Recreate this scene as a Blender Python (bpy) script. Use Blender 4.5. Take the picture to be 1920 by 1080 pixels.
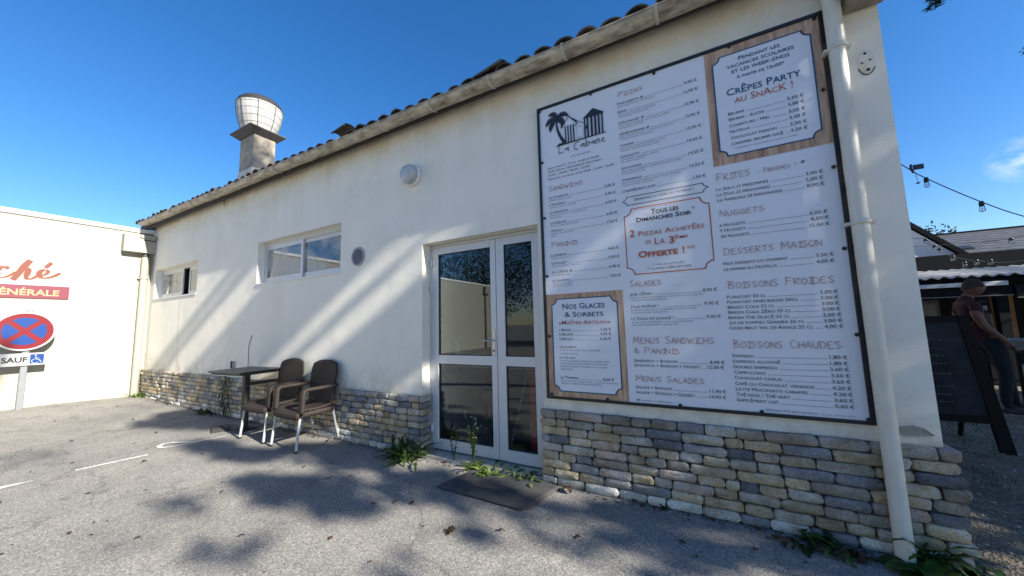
import bpy, bmesh, math, random
from mathutils import Vector, Matrix, Quaternion, noise as mnoise
random.seed(11)
for o in list(bpy.data.objects): bpy.data.objects.remove(o, do_unlink=True)
scene = bpy.context.scene
COL = scene.collection

# ---------------------------------------------------------------- camera
cam_d = bpy.data.cameras.new('camera'); cam = bpy.data.objects.new('camera', cam_d); COL.objects.link(cam)
cam_d.sensor_width = 36.0; cam_d.lens = 36.0*650/1920
cam_d.clip_start = .05; cam_d.clip_end = 2000
CR = ((0.87778370, 0.47834280, -0.02615221), (0.07291953, -0.07945744, 0.99416762), (-0.47347493, 0.87457115, 0.10462698))
cam.matrix_world = Matrix(((CR[0][0], CR[1][0], -CR[2][0], 0.0), (CR[0][1], CR[1][1], -CR[2][1], -2.85),
                           (CR[0][2], CR[1][2], -CR[2][2], 1.328), (0, 0, 0, 1)))
scene.camera = cam

# ---------------------------------------------------------------- light
SUN = Vector((-1, .12, -.57)).normalized()          # direction the light travels
sun_d = bpy.data.lights.new('sun', 'SUN'); sun_d.energy = 4.9; sun_d.angle = math.radians(.53); sun_d.color = (1, .94, .83)
sun = bpy.data.objects.new('sun', sun_d); COL.objects.link(sun)
sun.rotation_mode = 'QUATERNION'; sun.rotation_quaternion = SUN.to_track_quat('-Z', 'Y'); sun.location = (20, -3, 14)
world = bpy.data.worlds.new('World'); scene.world = world; world.use_nodes = True
nt = world.node_tree; nt.nodes.clear()
wo = nt.nodes.new('ShaderNodeOutputWorld'); bg = nt.nodes.new('ShaderNodeBackground'); sky = nt.nodes.new('ShaderNodeTexSky')
sky.sky_type = 'NISHITA'; sky.sun_disc = False
sky.sun_elevation = math.asin(-SUN.z); sky.sun_rotation = math.atan2(-SUN.x, -SUN.y)
sky.altitude = 50; sky.air_density = 1.0; sky.dust_density = .25; sky.ozone_density = 2.6
bg.inputs['Strength'].default_value = .082
# one thin cloud low in the sky
tc = nt.nodes.new('ShaderNodeTexCoord'); mp = nt.nodes.new('ShaderNodeMapping')
mp.inputs['Scale'].default_value = (1, 1, 2.2)
ns = nt.nodes.new('ShaderNodeTexNoise'); ns.inputs['Scale'].default_value = 9; ns.inputs['Detail'].default_value = 7; ns.inputs['Roughness'].default_value = .6
dv = nt.nodes.new('ShaderNodeVectorMath'); dv.operation = 'DISTANCE'
dv.inputs[1].default_value = (0.462, .853, .240)
mr = nt.nodes.new('ShaderNodeMapRange'); mr.inputs['From Min'].default_value = .038; mr.inputs['From Max'].default_value = .0
mr.inputs['To Min'].default_value = 0; mr.inputs['To Max'].default_value = 1
ml = nt.nodes.new('ShaderNodeMath'); ml.operation = 'MULTIPLY'
m2 = nt.nodes.new('ShaderNodeMapRange'); m2.inputs['From Min'].default_value = .42; m2.inputs['From Max'].default_value = .68
mx = nt.nodes.new('ShaderNodeMix'); mx.data_type = 'RGBA'; mx.inputs['B'].default_value = (6.2, 6.6, 7.4, 1)
hs = nt.nodes.new('ShaderNodeHueSaturation'); hs.inputs['Saturation'].default_value = 1.32; hs.inputs['Hue'].default_value = .501; tint = nt.nodes.new('ShaderNodeMix'); tint.data_type = 'RGBA'; tint.blend_type = 'MULTIPLY'; tint.inputs['Factor'].default_value = 1; tint.inputs['B'].default_value = (.92, .91, 1.0, 1)
L = nt.links.new
L(tc.outputs['Generated'], mp.inputs['Vector']); L(mp.outputs['Vector'], ns.inputs['Vector']); L(tc.outputs['Generated'], dv.inputs[0])
L(dv.outputs['Value'], mr.inputs['Value']); L(ns.outputs['Fac'], m2.inputs['Value'])
L(m2.outputs['Result'], ml.inputs[0]); L(mr.outputs['Result'], ml.inputs[1]); L(ml.outputs[0], mx.inputs['Factor'])
L(sky.outputs['Color'], hs.inputs['Color']); L(hs.outputs['Color'], tint.inputs['A']); L(tint.outputs['Result'], mx.inputs['A']); L(mx.outputs['Result'], bg.inputs['Color']); L(bg.outputs[0], wo.inputs[0])
scene.view_settings.view_transform = 'Standard'; scene.view_settings.look = 'None'
scene.view_settings.exposure = 1.38; scene.view_settings.gamma = 1; scene.view_settings.use_curve_mapping = False
scene.cycles.max_bounces = 8; scene.cycles.transparent_max_bounces = 12

# ---------------------------------------------------------------- materials
MATS = {}
def mat(name, col, rough=.7, metal=0, spec=.5, var=0, vscale=8, var2=None, bump=0, bscale=60, bdetail=4, rnd=0, coat=0, trans=0, stretch=None, bdist=.01):
    """plain material with optional noise colour variation, noise bump and per-object value jitter"""
    if name in MATS: return MATS[name]
    m = bpy.data.materials.new(name); m.use_nodes = True; t = m.node_tree; b = t.nodes['Principled BSDF']
    b.inputs['Roughness'].default_value = rough; b.inputs['Metallic'].default_value = metal
    b.inputs['Specular IOR Level'].default_value = spec; b.inputs['Coat Weight'].default_value = coat
    if trans: b.inputs['Transmission Weight'].default_value = trans
    c4 = (*col, 1); b.inputs['Base Color'].default_value = c4
    out = None
    co = t.nodes.new('ShaderNodeTexCoord'); src = co.outputs['Object']
    if stretch:
        mm = t.nodes.new('ShaderNodeMapping'); mm.inputs['Scale'].default_value = stretch
        t.links.new(src, mm.inputs['Vector']); src = mm.outputs['Vector']
    if var:
        n = t.nodes.new('ShaderNodeTexNoise'); n.inputs['Scale'].default_value = vscale; n.inputs['Detail'].default_value = 8; n.inputs['Roughness'].default_value = .62
        t.links.new(src, n.inputs['Vector'])
        r = t.nodes.new('ShaderNodeMapRange'); r.inputs['From Min'].default_value = .34; r.inputs['From Max'].default_value = .68
        t.links.new(n.outputs['Fac'], r.inputs['Value'])
        x = t.nodes.new('ShaderNodeMix'); x.data_type = 'RGBA'
        x.inputs['A'].default_value = c4
        x.inputs['B'].default_value = (*(var2 if var2 else tuple(k*(1-var) for k in col)), 1)
        t.links.new(r.outputs['Result'], x.inputs['Factor']); out = x.outputs['Result']
    if rnd:
        oi = t.nodes.new('ShaderNodeObjectInfo'); h = t.nodes.new('ShaderNodeHueSaturation')
        r2 = t.nodes.new('ShaderNodeMapRange'); r2.inputs['To Min'].default_value = 1-rnd; r2.inputs['To Max'].default_value = 1+rnd
        t.links.new(oi.outputs['Random'], r2.inputs['Value']); t.links.new(r2.outputs['Result'], h.inputs['Value'])
        if out: t.links.new(out, h.inputs['Color'])
        else: h.inputs['Color'].default_value = c4
        out = h.outputs['Color']
    if out: t.links.new(out, b.inputs['Base Color'])
    if bump:
        n = t.nodes.new('ShaderNodeTexNoise'); n.inputs['Scale'].default_value = bscale; n.inputs['Detail'].default_value = bdetail
        t.links.new(src, n.inputs['Vector'])
        bu = t.nodes.new('ShaderNodeBump'); bu.inputs['Strength'].default_value = bump; bu.inputs['Distance'].default_value = bdist
        t.links.new(n.outputs['Fac'], bu.inputs['Height']); t.links.new(bu.outputs['Normal'], b.inputs['Normal'])
    MATS[name] = m; return m

def N(t, kind, **kw):
    n = t.nodes.new(kind)
    for k, v in kw.items():
        if k in n.inputs: n.inputs[k].default_value = v
        else: setattr(n, k, v)
    return n
def ramp(t, pts):
    n = t.nodes.new('ShaderNodeValToRGB'); e = n.color_ramp.elements
    while len(e) < len(pts): e.new(.5)
    for i, (p, c) in enumerate(pts): e[i].position = p; e[i].color = (*c, 1) if len(c) == 3 else c
    return n

def mat_asphalt():
    m = bpy.data.materials.new('asphalt'); m.use_nodes = True; t = m.node_tree; b = t.nodes['Principled BSDF']; l = t.links.new
    b.inputs['Roughness'].default_value = .85; b.inputs['Specular IOR Level'].default_value = .35
    co = N(t, 'ShaderNodeTexCoord')
    v = N(t, 'ShaderNodeTexVoronoi', Scale=135.0); l(co.outputs['Object'], v.inputs['Vector'])
    sp = N(t, 'ShaderNodeSeparateColor'); l(v.outputs['Color'], sp.inputs[0])
    agg = ramp(t, [(0, (.035, .035, .037)), (.17, (.15, .147, .139)), (.55, (.235, .229, .214)), (.82, (.33, .318, .295)), (1, (.56, .535, .49))]); l(sp.outputs[0], agg.inputs[0])
    v2 = N(t, 'ShaderNodeTexVoronoi', Scale=260.0); l(co.outputs['Object'], v2.inputs['Vector'])
    sp2 = N(t, 'ShaderNodeSeparateColor'); l(v2.outputs['Color'], sp2.inputs[0])
    agg2 = ramp(t, [(0, (.10, .10, .10)), (.5, (.22, .214, .20)), (1, (.34, .328, .305))]); l(sp2.outputs[1], agg2.inputs[0])
    mx0 = N(t, 'ShaderNodeMix', data_type='RGBA', Factor=.5); l(agg.outputs[0], mx0.inputs['A']); l(agg2.outputs[0], mx0.inputs['B'])
    n = N(t, 'ShaderNodeTexNoise', Scale=.9, Detail=9.0, Roughness=.65); l(co.outputs['Object'], n.inputs['Vector'])
    rr = ramp(t, [(.3, (.66, .66, .68)), (.5, (1, .985, .96)), (.72, (1.22, 1.19, 1.13))]); l(n.outputs['Fac'], rr.inputs[0])
    mu = N(t, 'ShaderNodeMix', data_type='RGBA', blend_type='MULTIPLY', Factor=1.0); l(mx0.outputs['Result'], mu.inputs['A']); l(rr.outputs[0], mu.inputs['B'])
    # faint oily / damp stains
    n2 = N(t, 'ShaderNodeTexNoise', Scale=3.1, Detail=6.0, Roughness=.6); l(co.outputs['Object'], n2.inputs['Vector'])
    r2 = ramp(t, [(.60, (1, 1, 1)), (.74, (.6, .6, .61))]); l(n2.outputs['Fac'], r2.inputs[0])
    mu2 = N(t, 'ShaderNodeMix', data_type='RGBA', blend_type='MULTIPLY', Factor=1.0); l(mu.outputs['Result'], mu2.inputs['A']); l(r2.outputs[0], mu2.inputs['B'])
    # hairline cracks
    nw = N(t, 'ShaderNodeTexNoise', Scale=1.7, Detail=4.0); l(co.outputs['Object'], nw.inputs['Vector'])
    mxv = N(t, 'ShaderNodeMix', data_type='RGBA', Factor=.35); l(co.outputs['Object'], mxv.inputs['A']); l(nw.outputs['Color'], mxv.inputs['B'])
    vc = N(t, 'ShaderNodeTexVoronoi', feature='DISTANCE_TO_EDGE', Scale=.62); l(mxv.outputs['Result'], vc.inputs['Vector'])
    rc = ramp(t, [(0, (.45, .45, .45)), (.005, (1, 1, 1))]); l(vc.outputs['Distance'], rc.inputs[0])
    mu3 = N(t, 'ShaderNodeMix', data_type='RGBA', blend_type='MULTIPLY', Factor=.55); l(mu2.outputs['Result'], mu3.inputs['A']); l(rc.outputs[0], mu3.inputs['B'])
    l(mu3.outputs['Result'], b.inputs['Base Color'])
    bu = N(t, 'ShaderNodeBump', Strength=.55, Distance=.004); l(v.outputs['Distance'], bu.inputs['Height'])
    bu.invert = True
    l(bu.outputs['Normal'], b.inputs['Normal'])
    MATS['asphalt'] = m; return m

def mat_dirt():
    m = bpy.data.materials.new('dirt'); m.use_nodes = True; t = m.node_tree; b = t.nodes['Principled BSDF']; l = t.links.new
    b.inputs['Roughness'].default_value = .95
    co = N(t, 'ShaderNodeTexCoord')
    n = N(t, 'ShaderNodeTexNoise', Scale=2.2, Detail=12.0, Roughness=.7); l(co.outputs['Object'], n.inputs['Vector'])
    r = ramp(t, [(.3, (.06, .055, .04)), (.45, (.14, .12, .09)), (.6, (.2, .18, .14)), (.75, (.27, .25, .2))]); l(n.outputs['Fac'], r.inputs[0])
    v = N(t, 'ShaderNodeTexVoronoi', Scale=70.0); l(co.outputs['Object'], v.inputs['Vector'])
    sp = N(t, 'ShaderNodeSeparateColor'); l(v.outputs['Color'], sp.inputs[0])
    r2 = ramp(t, [(0, (.55, .55, .55)), (1, (1.35, 1.35, 1.3))]); l(sp.outputs[0], r2.inputs[0])
    mu = N(t, 'ShaderNodeMix', data_type='RGBA', blend_type='MULTIPLY', Factor=1.0); l(r.outputs[0], mu.inputs['A']); l(r2.outputs[0], mu.inputs['B'])
    l(mu.outputs['Result'], b.inputs['Base Color'])
    bu = N(t, 'ShaderNodeBump', Strength=.9, Distance=.012); l(v.outputs['Distance'], bu.inputs['Height']); l(bu.outputs['Normal'], b.inputs['Normal'])
    MATS['dirt'] = m; return m

def mat_render(name, col, grain=140, blotch=.1, strength=.35, drip=True):
    """painted roughcast: fine grain relief, uneven float marks, faint run-off grime under the eaves"""
    m = bpy.data.materials.new(name); m.use_nodes = True; t = m.node_tree; b = t.nodes['Principled BSDF']; l = t.links.new
    b.inputs['Roughness'].default_value = .82; b.inputs['Specular IOR Level'].default_value = .25
    co = N(t, 'ShaderNodeTexCoord')
    n = N(t, 'ShaderNodeTexNoise', Scale=1.4, Detail=10.0, Roughness=.65); l(co.outputs['Object'], n.inputs['Vector'])
    r = ramp(t, [(.3, tuple(k*(1-blotch) for k in col)), (.5, col), (.7, tuple(min(.9, k*1.03) for k in col))]); l(n.outputs['Fac'], r.inputs[0])
    last = r.outputs[0]
    # sparse small grime specks
    n4 = N(t, 'ShaderNodeTexNoise', Scale=26.0, Detail=3.0); l(co.outputs['Object'], n4.inputs['Vector'])
    r4 = ramp(t, [(.72, (1, 1, 1)), (.78, (.78, .74, .66))]); l(n4.outputs['Fac'], r4.inputs[0])
    mu = N(t, 'ShaderNodeMix', data_type='RGBA', blend_type='MULTIPLY', Factor=.7); l(last, mu.inputs['A']); l(r4.outputs[0], mu.inputs['B']); last = mu.outputs['Result']
    if drip:
        mp = N(t, 'ShaderNodeMapping'); mp.inputs['Scale'].default_value = (4.3, 4.3, .7); l(co.outputs['Object'], mp.inputs['Vector'])
        n3 = N(t, 'ShaderNodeTexNoise', Scale=1.0, Detail=8.0, Roughness=.6); l(mp.outputs['Vector'], n3.inputs['Vector'])
        r3 = ramp(t, [(.42, (1, 1, 1)), (.75, (.91, .87, .80))]); l(n3.outputs['Fac'], r3.inputs[0])
        sx = N(t, 'ShaderNodeSeparateXYZ'); l(co.outputs['Object'], sx.inputs[0])
        mrz = N(t, 'ShaderNodeMapRange'); mrz.inputs['From Min'].default_value = 2.5; mrz.inputs['From Max'].default_value = 3.7; l(sx.outputs['Z'], mrz.inputs['Value'])
        mu2 = N(t, 'ShaderNodeMix', data_type='RGBA', blend_type='MULTIPLY'); l(mrz.outputs['Result'], mu2.inputs['Factor']); l(last, mu2.inputs['A']); l(r3.outputs[0], mu2.inputs['B']); last = mu2.outputs['Result']
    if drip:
        # soil splashed on the lowest plaster, and brown stain plus warm bounce light painted under the gutter
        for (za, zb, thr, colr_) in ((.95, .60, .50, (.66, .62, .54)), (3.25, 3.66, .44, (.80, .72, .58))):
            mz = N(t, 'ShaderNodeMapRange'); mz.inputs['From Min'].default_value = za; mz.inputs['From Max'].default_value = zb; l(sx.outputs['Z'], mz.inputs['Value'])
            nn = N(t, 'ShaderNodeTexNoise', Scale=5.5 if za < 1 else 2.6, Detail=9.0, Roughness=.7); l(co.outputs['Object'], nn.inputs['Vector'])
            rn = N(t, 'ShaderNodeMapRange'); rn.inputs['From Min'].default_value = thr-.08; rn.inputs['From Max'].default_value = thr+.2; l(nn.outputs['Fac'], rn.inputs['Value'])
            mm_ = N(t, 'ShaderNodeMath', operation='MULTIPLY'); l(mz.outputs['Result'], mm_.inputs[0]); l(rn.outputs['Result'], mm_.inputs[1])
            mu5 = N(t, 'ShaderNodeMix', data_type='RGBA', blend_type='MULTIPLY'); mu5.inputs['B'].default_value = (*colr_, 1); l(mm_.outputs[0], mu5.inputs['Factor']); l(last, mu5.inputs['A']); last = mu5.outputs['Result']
    l(last, b.inputs['Base Color'])
    g = N(t, 'ShaderNodeTexNoise', Scale=float(grain), Detail=3.0, Roughness=.7); l(co.outputs['Object'], g.inputs['Vector'])
    g2 = N(t, 'ShaderNodeTexNoise', Scale=3.0, Detail=3.0); l(co.outputs['Object'], g2.inputs['Vector'])
    bu = N(t, 'ShaderNodeBump', Strength=strength, Distance=.004); l(g.outputs['Fac'], bu.inputs['Height'])
    bu2 = N(t, 'ShaderNodeBump', Strength=.35, Distance=.03); l(g2.outputs['Fac'], bu2.inputs['Height']); l(bu.outputs['Normal'], bu2.inputs['Normal'])
    l(bu2.outputs['Normal'], b.inputs['Normal'])
    MATS[name] = m; return m

def mat_glass(name, tint=(.75, .8, .8), ior=1.5, rough=.0, dirt=.0, boost=1.0):
    m = bpy.data.materials.new(name); m.use_nodes = True; t = m.node_tree; t.nodes.remove(t.nodes['Principled BSDF']); l = t.links.new
    o = t.nodes['Material Output']
    tr = N(t, 'ShaderNodeBsdfTransparent', Color=(*tint, 1)); gl = N(t, 'ShaderNodeBsdfGlossy', Roughness=rough, Color=(.95, .97, 1, 1))
    fr = N(t, 'ShaderNodeFresnel', IOR=ior); mu = N(t, 'ShaderNodeMath', operation='MULTIPLY'); mu.inputs[1].default_value = boost; mu.use_clamp = True
    l(fr.outputs[0], mu.inputs[0])
    mx = N(t, 'ShaderNodeMixShader'); l(mu.outputs[0], mx.inputs[0]); l(tr.outputs[0], mx.inputs[1]); l(gl.outputs[0], mx.inputs[2])
    last = mx.outputs[0]
    if dirt:  # diffuse veil over the glass: smears, and pale reflection painted in when high
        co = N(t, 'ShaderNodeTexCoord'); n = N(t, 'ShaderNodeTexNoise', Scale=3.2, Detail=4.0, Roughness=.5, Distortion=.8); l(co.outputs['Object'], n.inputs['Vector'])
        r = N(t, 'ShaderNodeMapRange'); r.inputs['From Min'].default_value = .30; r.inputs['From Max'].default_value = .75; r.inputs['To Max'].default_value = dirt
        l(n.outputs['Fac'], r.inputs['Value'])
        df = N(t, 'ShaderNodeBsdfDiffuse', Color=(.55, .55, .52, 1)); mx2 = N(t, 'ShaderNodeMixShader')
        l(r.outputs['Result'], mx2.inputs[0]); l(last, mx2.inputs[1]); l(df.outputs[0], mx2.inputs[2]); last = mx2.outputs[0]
    l(last, o.inputs[0]); MATS[name] = m; return m

def mat_leaf(name, a, b_, rough=.55):
    m = bpy.data.materials.new(name); m.use_nodes = True; t = m.node_tree; b = t.nodes['Principled BSDF']; l = t.links.new
    b.inputs['Roughness'].default_value = rough; b.inputs['Specular IOR Level'].default_value = .3
    co = N(t, 'ShaderNodeTexCoord'); n = N(t, 'ShaderNodeTexNoise', Scale=14.0, Detail=4.0); l(co.outputs['Object'], n.inputs['Vector'])
    r = ramp(t, [(.35, a), (.65, b_)]); l(n.outputs['Fac'], r.inputs[0]); l(r.outputs[0], b.inputs['Base Color'])
    tl = N(t, 'ShaderNodeBsdfTranslucent'); l(r.outputs[0], tl.inputs[0]); mx = N(t, 'ShaderNodeMixShader', Fac=.3)
    l(b.outputs[0], mx.inputs[1]); l(tl.outputs[0], mx.inputs[2]); l(mx.outputs[0], t.nodes['Material Output'].inputs[0])
    MATS[name] = m; return m

# ---------------------------------------------------------------- mesh helpers
class MB:
    def __init__(s): s.v = []; s.f = []; s.mi = []; s.sm = []
    def add(s, vs, fs, mi=0, sm=False):
        o = len(s.v); s.v += [tuple(p) for p in vs]; s.f += [tuple(i+o for i in f) for f in fs]; s.mi += [mi]*len(fs); s.sm += [sm]*len(fs)
    def box(s, x0, x1, y0, y1, z0, z1, mi=0, bev=0):
        if bev:
            b = bev; vs = []; 
            for (x, sx) in ((x0, 1), (x1, -1)):
                for (y, sy) in ((y0, 1), (y1, -1)):
                    for (z, sz) in ((z0, 1), (z1, -1)):
                        vs += [(x, y+sy*b, z+sz*b), (x+sx*b, y, z+sz*b), (x+sx*b, y+sy*b, z)]
            def I(a, bb, c, k): return ((a*2+bb)*2+c)*3+k
            fs = [(I(0,0,0,0), I(0,0,1,0), I(0,1,1,0), I(0,1,0,0)), (I(1,0,0,0), I(1,1,0,0), I(1,1,1,0), I(1,0,1,0)),
                  (I(0,0,0,1), I(1,0,0,1), I(1,0,1,1), I(0,0,1,1)), (I(0,1,0,1), I(0,1,1,1), I(1,1,1,1), I(1,1,0,1)),
                  (I(0,0,0,2), I(0,1,0,2), I(1,1,0,2), I(1,0,0,2)), (I(0,0,1,2), I(1,0,1,2), I(1,1,1,2), I(0,1,1,2))]
            for a in (0, 1):
                for c in (0, 1):
                    fs.append((I(a,c,0,0), I(a,c,0,1), I(a,c,1,1), I(a,c,1,0)))
                    fs.append((I(a,0,c,0), I(a,0,c,2), I(a,1,c,2), I(a,1,c,0)))
                    fs.append((I(0,a,c,1), I(0,a,c,2), I(1,a,c,2), I(1,a,c,1)))
                    for k in (0, 1): fs.append((I(a,c,k,0), I(a,c,k,1), I(a,c,k,2)))
            s.add(vs, fs, mi)
        else:
            vs = [(x, y, z) for x in (x0, x1) for y in (y0, y1) for z in (z0, z1)]
            s.add(vs, [(0, 1, 3, 2), (4, 6, 7, 5), (0, 4, 5, 1), (2, 3, 7, 6), (0, 2, 6, 4), (1, 5, 7, 3)], mi)
        return s
    def tube(s, pts, r, n=8, mi=0, cap=True, sm=True):
        P = [Vector(p) for p in pts]; R = r if isinstance(r, (list, tuple)) else [r]*len(P)
        up = None; rings = []
        for i, p in enumerate(P):
            d = (P[min(i+1, len(P)-1)]-P[max(i-1, 0)]).normalized()
            if up is None:
                up = Vector((0, 0, 1)) if abs(d.z) < .9 else Vector((1, 0, 0))
            a = d.cross(up).normalized(); b = a.cross(d).normalized(); up = b
            rings.append([p+(a*math.cos(2*math.pi*k/n)+b*math.sin(2*math.pi*k/n))*R[i] for k in range(n)])
        vs = [q for g in rings for q in g]; fs = []
        for i in range(len(P)-1):
            for k in range(n): fs.append((i*n+k, i*n+(k+1) % n, (i+1)*n+(k+1) % n, (i+1)*n+k))
        s.add(vs, fs, mi, sm)
        if cap: s.add(rings[0], [tuple(range(n-1, -1, -1))], mi); s.add(rings[-1], [tuple(range(n))], mi)
        return s
    def lathe(s, prof, c=(0, 0, 0), n=20, axis='z', mi=0, sm=True):
        vs = []; c = Vector(c)
        for (r, h) in prof:
            for k in range(n):
                a = 2*math.pi*k/n; x, y = r*math.cos(a), r*math.sin(a)
                q = {'z': (x, y, h), 'y': (x, h, y), 'x': (h, x, y)}[axis]; vs.append(c+Vector(q))
        fs = [(i*n+k, i*n+(k+1) % n, (i+1)*n+(k+1) % n, (i+1)*n+k) for i in range(len(prof)-1) for k in range(n)]
        s.add(vs, fs, mi, sm); return s
    def quad(s, a, b, c, d, mi=0): s.add([a, b, c, d], [(0, 1, 2, 3)], mi); return s
    def poly_xz(s, pts, y0, y1, mi=0):
        """prism from an x,z outline between y0 (front) and y1"""
        n = len(pts); vs = [(x, y0, z) for x, z in pts]+[(x, y1, z) for x, z in pts]
        fs = [tuple(range(n)), tuple(range(2*n-1, n-1, -1))]+[(i, i+n, (i+1) % n+n, (i+1) % n) for i in range(n)]
        s.add(vs, fs, mi); return s
    def mesh(s, name, mats, fix=True):
        me = bpy.data.meshes.new(name); me.from_pydata(s.v, [], s.f)
        me.polygons.foreach_set('material_index', s.mi); me.polygons.foreach_set('use_smooth', s.sm)
        for m in (mats if isinstance(mats, (list, tuple)) else [mats]): me.materials.append(m)
        if fix:
            bm = bmesh.new(); bm.from_mesh(me); bmesh.ops.recalc_face_normals(bm, faces=bm.faces); bm.to_mesh(me); bm.free()
        me.update(); return me
    def obj(s, name, mats, parent=None, loc=None, rot=None, kind=None, fix=True):
        return link(name, s.mesh(name, mats, fix), parent, loc, rot, kind)

def link(name, me, parent=None, loc=None, rot=None, kind=None):
    o = bpy.data.objects.new(name, me); COL.objects.link(o)
    if parent: o.parent = parent
    if loc: o.location = loc
    if rot: o.rotation_euler = rot
    if kind: o['kind'] = kind
    return o
def tag(o, label, cat, group=None, kind=None):
    o['label'] = label; o['category'] = cat
    if group: o['group'] = group
    if kind: o['kind'] = kind
    return o
def thing(name, label, cat, loc=(0, 0, 0), rz=0, group=None):
    o = bpy.data.objects.new(name, None); COL.objects.link(o); o.location = loc; o.rotation_euler = (0, 0, rz); o.empty_display_size = .1
    return tag(o, label, cat, group)
def rec(parent):
    bpy.context.view_layer.update(); return parent.matrix_world.inverted()
R_ = random.uniform
def worldloc(o):
    v = Vector((0, 0, 0))
    while o: v += o.location; o = o.parent
    return v
def W(mb, name, mats, parent, kind=None, fix=True):
    """mesh given in world coordinates, parented to an unrotated thing or part"""
    return mb.obj(name, mats, parent, loc=-worldloc(parent), kind=kind, fix=fix)

ASPH = mat_asphalt(); DIRT = mat_dirt()
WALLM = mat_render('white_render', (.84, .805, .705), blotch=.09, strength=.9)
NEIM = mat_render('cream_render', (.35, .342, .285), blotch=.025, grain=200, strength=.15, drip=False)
WHITE = mat('white_paint', (.78, .78, .75), .5, var=.08, vscale=5)
PVCW = mat('cream_plastic_pipe', (.68, .66, .575), .42, var=.1, vscale=6, var2=(.60, .57, .48), stretch=(2, 2, .8))
GUTM = mat('weathered_gutter', (.60, .53, .41), .55, var=.5, vscale=11, var2=(.17, .135, .09), stretch=(.6, 1.6, 1.6))
ALU = mat('grey_aluminium', (.60, .61, .62), .38, metal=.15, var=.06, vscale=9)
ALUD = mat('brushed_metal', (.45, .46, .47), .3, metal=.9)
TILE = mat('dark_roof_tile', (.075, .055, .045), .85, var=.5, vscale=14, var2=(.16, .145, .12), bump=.5, bscale=40, rnd=.25)
ROOFM = mat('roof_sheet', (.10, .075, .06), .9, var=.4, vscale=6)
DARK = mat('dark_soffit', (.035, .03, .027), .8)
MORT = mat('dark_mortar', (.17, .155, .13), .95, var=.4, vscale=30, bump=.6, bscale=80)
GLASS = mat_glass('door_glass', (.66, .71, .73), 1.5, boost=1.15, dirt=.01)
GLASSW = mat_glass('window_glass', (.34, .37, .38), 1.6, boost=1.5, dirt=.8)  # high dirt value: smears plus whitish reflection painted into the panes
BLACK = mat('black_paint', (.012, .013, .016), .45)
CONC = mat('weathered_concrete', (.36, .32, .26), .9, var=.45, vscale=9, var2=(.19, .165, .13), bump=.5, bscale=70)

# ------------------------------------------------------------- ground
def gz(x, y):
    """the asphalt rises a little towards the neighbour's wall"""
    a = min(1, max(0, (-x-8.0)/2.5)); b = min(1, max(0, (-y+.15)/1.4))
    a = a*a*(3-2*a)
    return .10*a*(.35+.65*b)+.012*mnoise.noise(Vector((x*.35, y*.35, 0)))*min(1, max(0, -y*1.5))
def sheet(x0, x1, nx, y0, y1, ny, zf):
    vs = [(x0+(x1-x0)*i/nx, y0+(y1-y0)*j/ny) for j in range(ny+1) for i in range(nx+1)]
    vs = [(x, y, zf(x, y)) for x, y in vs]
    return vs, [(j*(nx+1)+i, j*(nx+1)+i+1, (j+1)*(nx+1)+i+1, (j+1)*(nx+1)+i) for j in range(ny) for i in range(nx)]
xs = [-400, -60, -30, -20]+[-16+.4*i for i in range(46)]+[4, 8, 16, 40, 400]
ys = [-400, -60, -30, -20]+[-14+.4*i for i in range(36)]+[.3, 400]
m = MB(); vs = [(x, y, gz(x, y) if -16 < x < 3 and y > -14 else (gz(x, y) if y > -14 and x >= -20 else 0)) for y in ys for x in xs]
nx = len(xs)
m.add(vs, [(j*nx+i, j*nx+i+1, (j+1)*nx+i+1, (j+1)*nx+i) for j in range(len(ys)-1) for i in range(nx-1)], sm=True)
m.obj('asphalt_ground', ASPH, kind='structure', fix=False)
# dirt terrace right of the building, its edge broken and uneven
def dz(x, y): return .012+.02*mnoise.noise(Vector((x*1.3, y*1.3, 3)))+.012*mnoise.noise(Vector((x*5, y*5, 1)))
m = MB(); nx, ny = 90, 110; vs = []
for j in range(ny+1):
    for i in range(nx+1):
        u, w = i/nx, j/ny
        y = -.55+w*w*40+w*1.2
        xl = 1.02 if y > .05 else 1.24+max(0, (.05-y))*.9+.05*mnoise.noise(Vector((0, y*4, 5)))
        x = xl+(u**1.8)*30
        z = dz(x, y)
        if i == 0: z = -.03 if y < .02 else z
        vs.append((x, y, z))
m.add(vs, [(j*(nx+1)+i, j*(nx+1)+i+1, (j+1)*(nx+1)+i+1, (j+1)*(nx+1)+i) for j in range(ny) for i in range(nx)], sm=True)
m.obj('dirt_ground', DIRT, kind='structure', fix=False)
# painted marks
PAINT = mat('road_paint', (.74, .74, .70), .7, var=.35, vscale=24, var2=(.42, .41, .39), bump=.3, bscale=140)
def strip(name, pts, wds, lift=.005):
    m = MB(); P = [Vector((x, y, 0)) for x, y in pts]; vs = []
    for i, p in enumerate(P):
        d = (P[min(i+1, len(P)-1)]-P[max(0, i-1)]).normalized(); nrm = Vector((-d.y, d.x, 0))
        w = wds[i] if isinstance(wds, (list, tuple)) else wds
        for s in (-1, 1):
            q = p+nrm*w*.5*s*(1+.12*mnoise.noise(p*30)); vs.append((q.x, q.y, gz(q.x, q.y)+lift))
    m.add(vs, [(2*i, 2*i+1, 2*i+3, 2*i+2) for i in range(len(P)-1)])
    return m.obj(name, PAINT, kind='structure', fix=False)
def dens_pts(a, b, n=14): return [(a[0]+(b[0]-a[0])*i/n, a[1]+(b[1]-a[1])*i/n) for i in range(n+1)]
strip('road_marking', dens_pts((-5.56, -1.77), (-5.48, -1.28)), .052)
strip('road_marking', dens_pts((-5.66, -2.75), (-5.55, -2.02), 20), [.05]*8+[.055, .06, .065, .07, .085, .09, .09, .085, .075, .06, .045, .03, .012])
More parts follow.
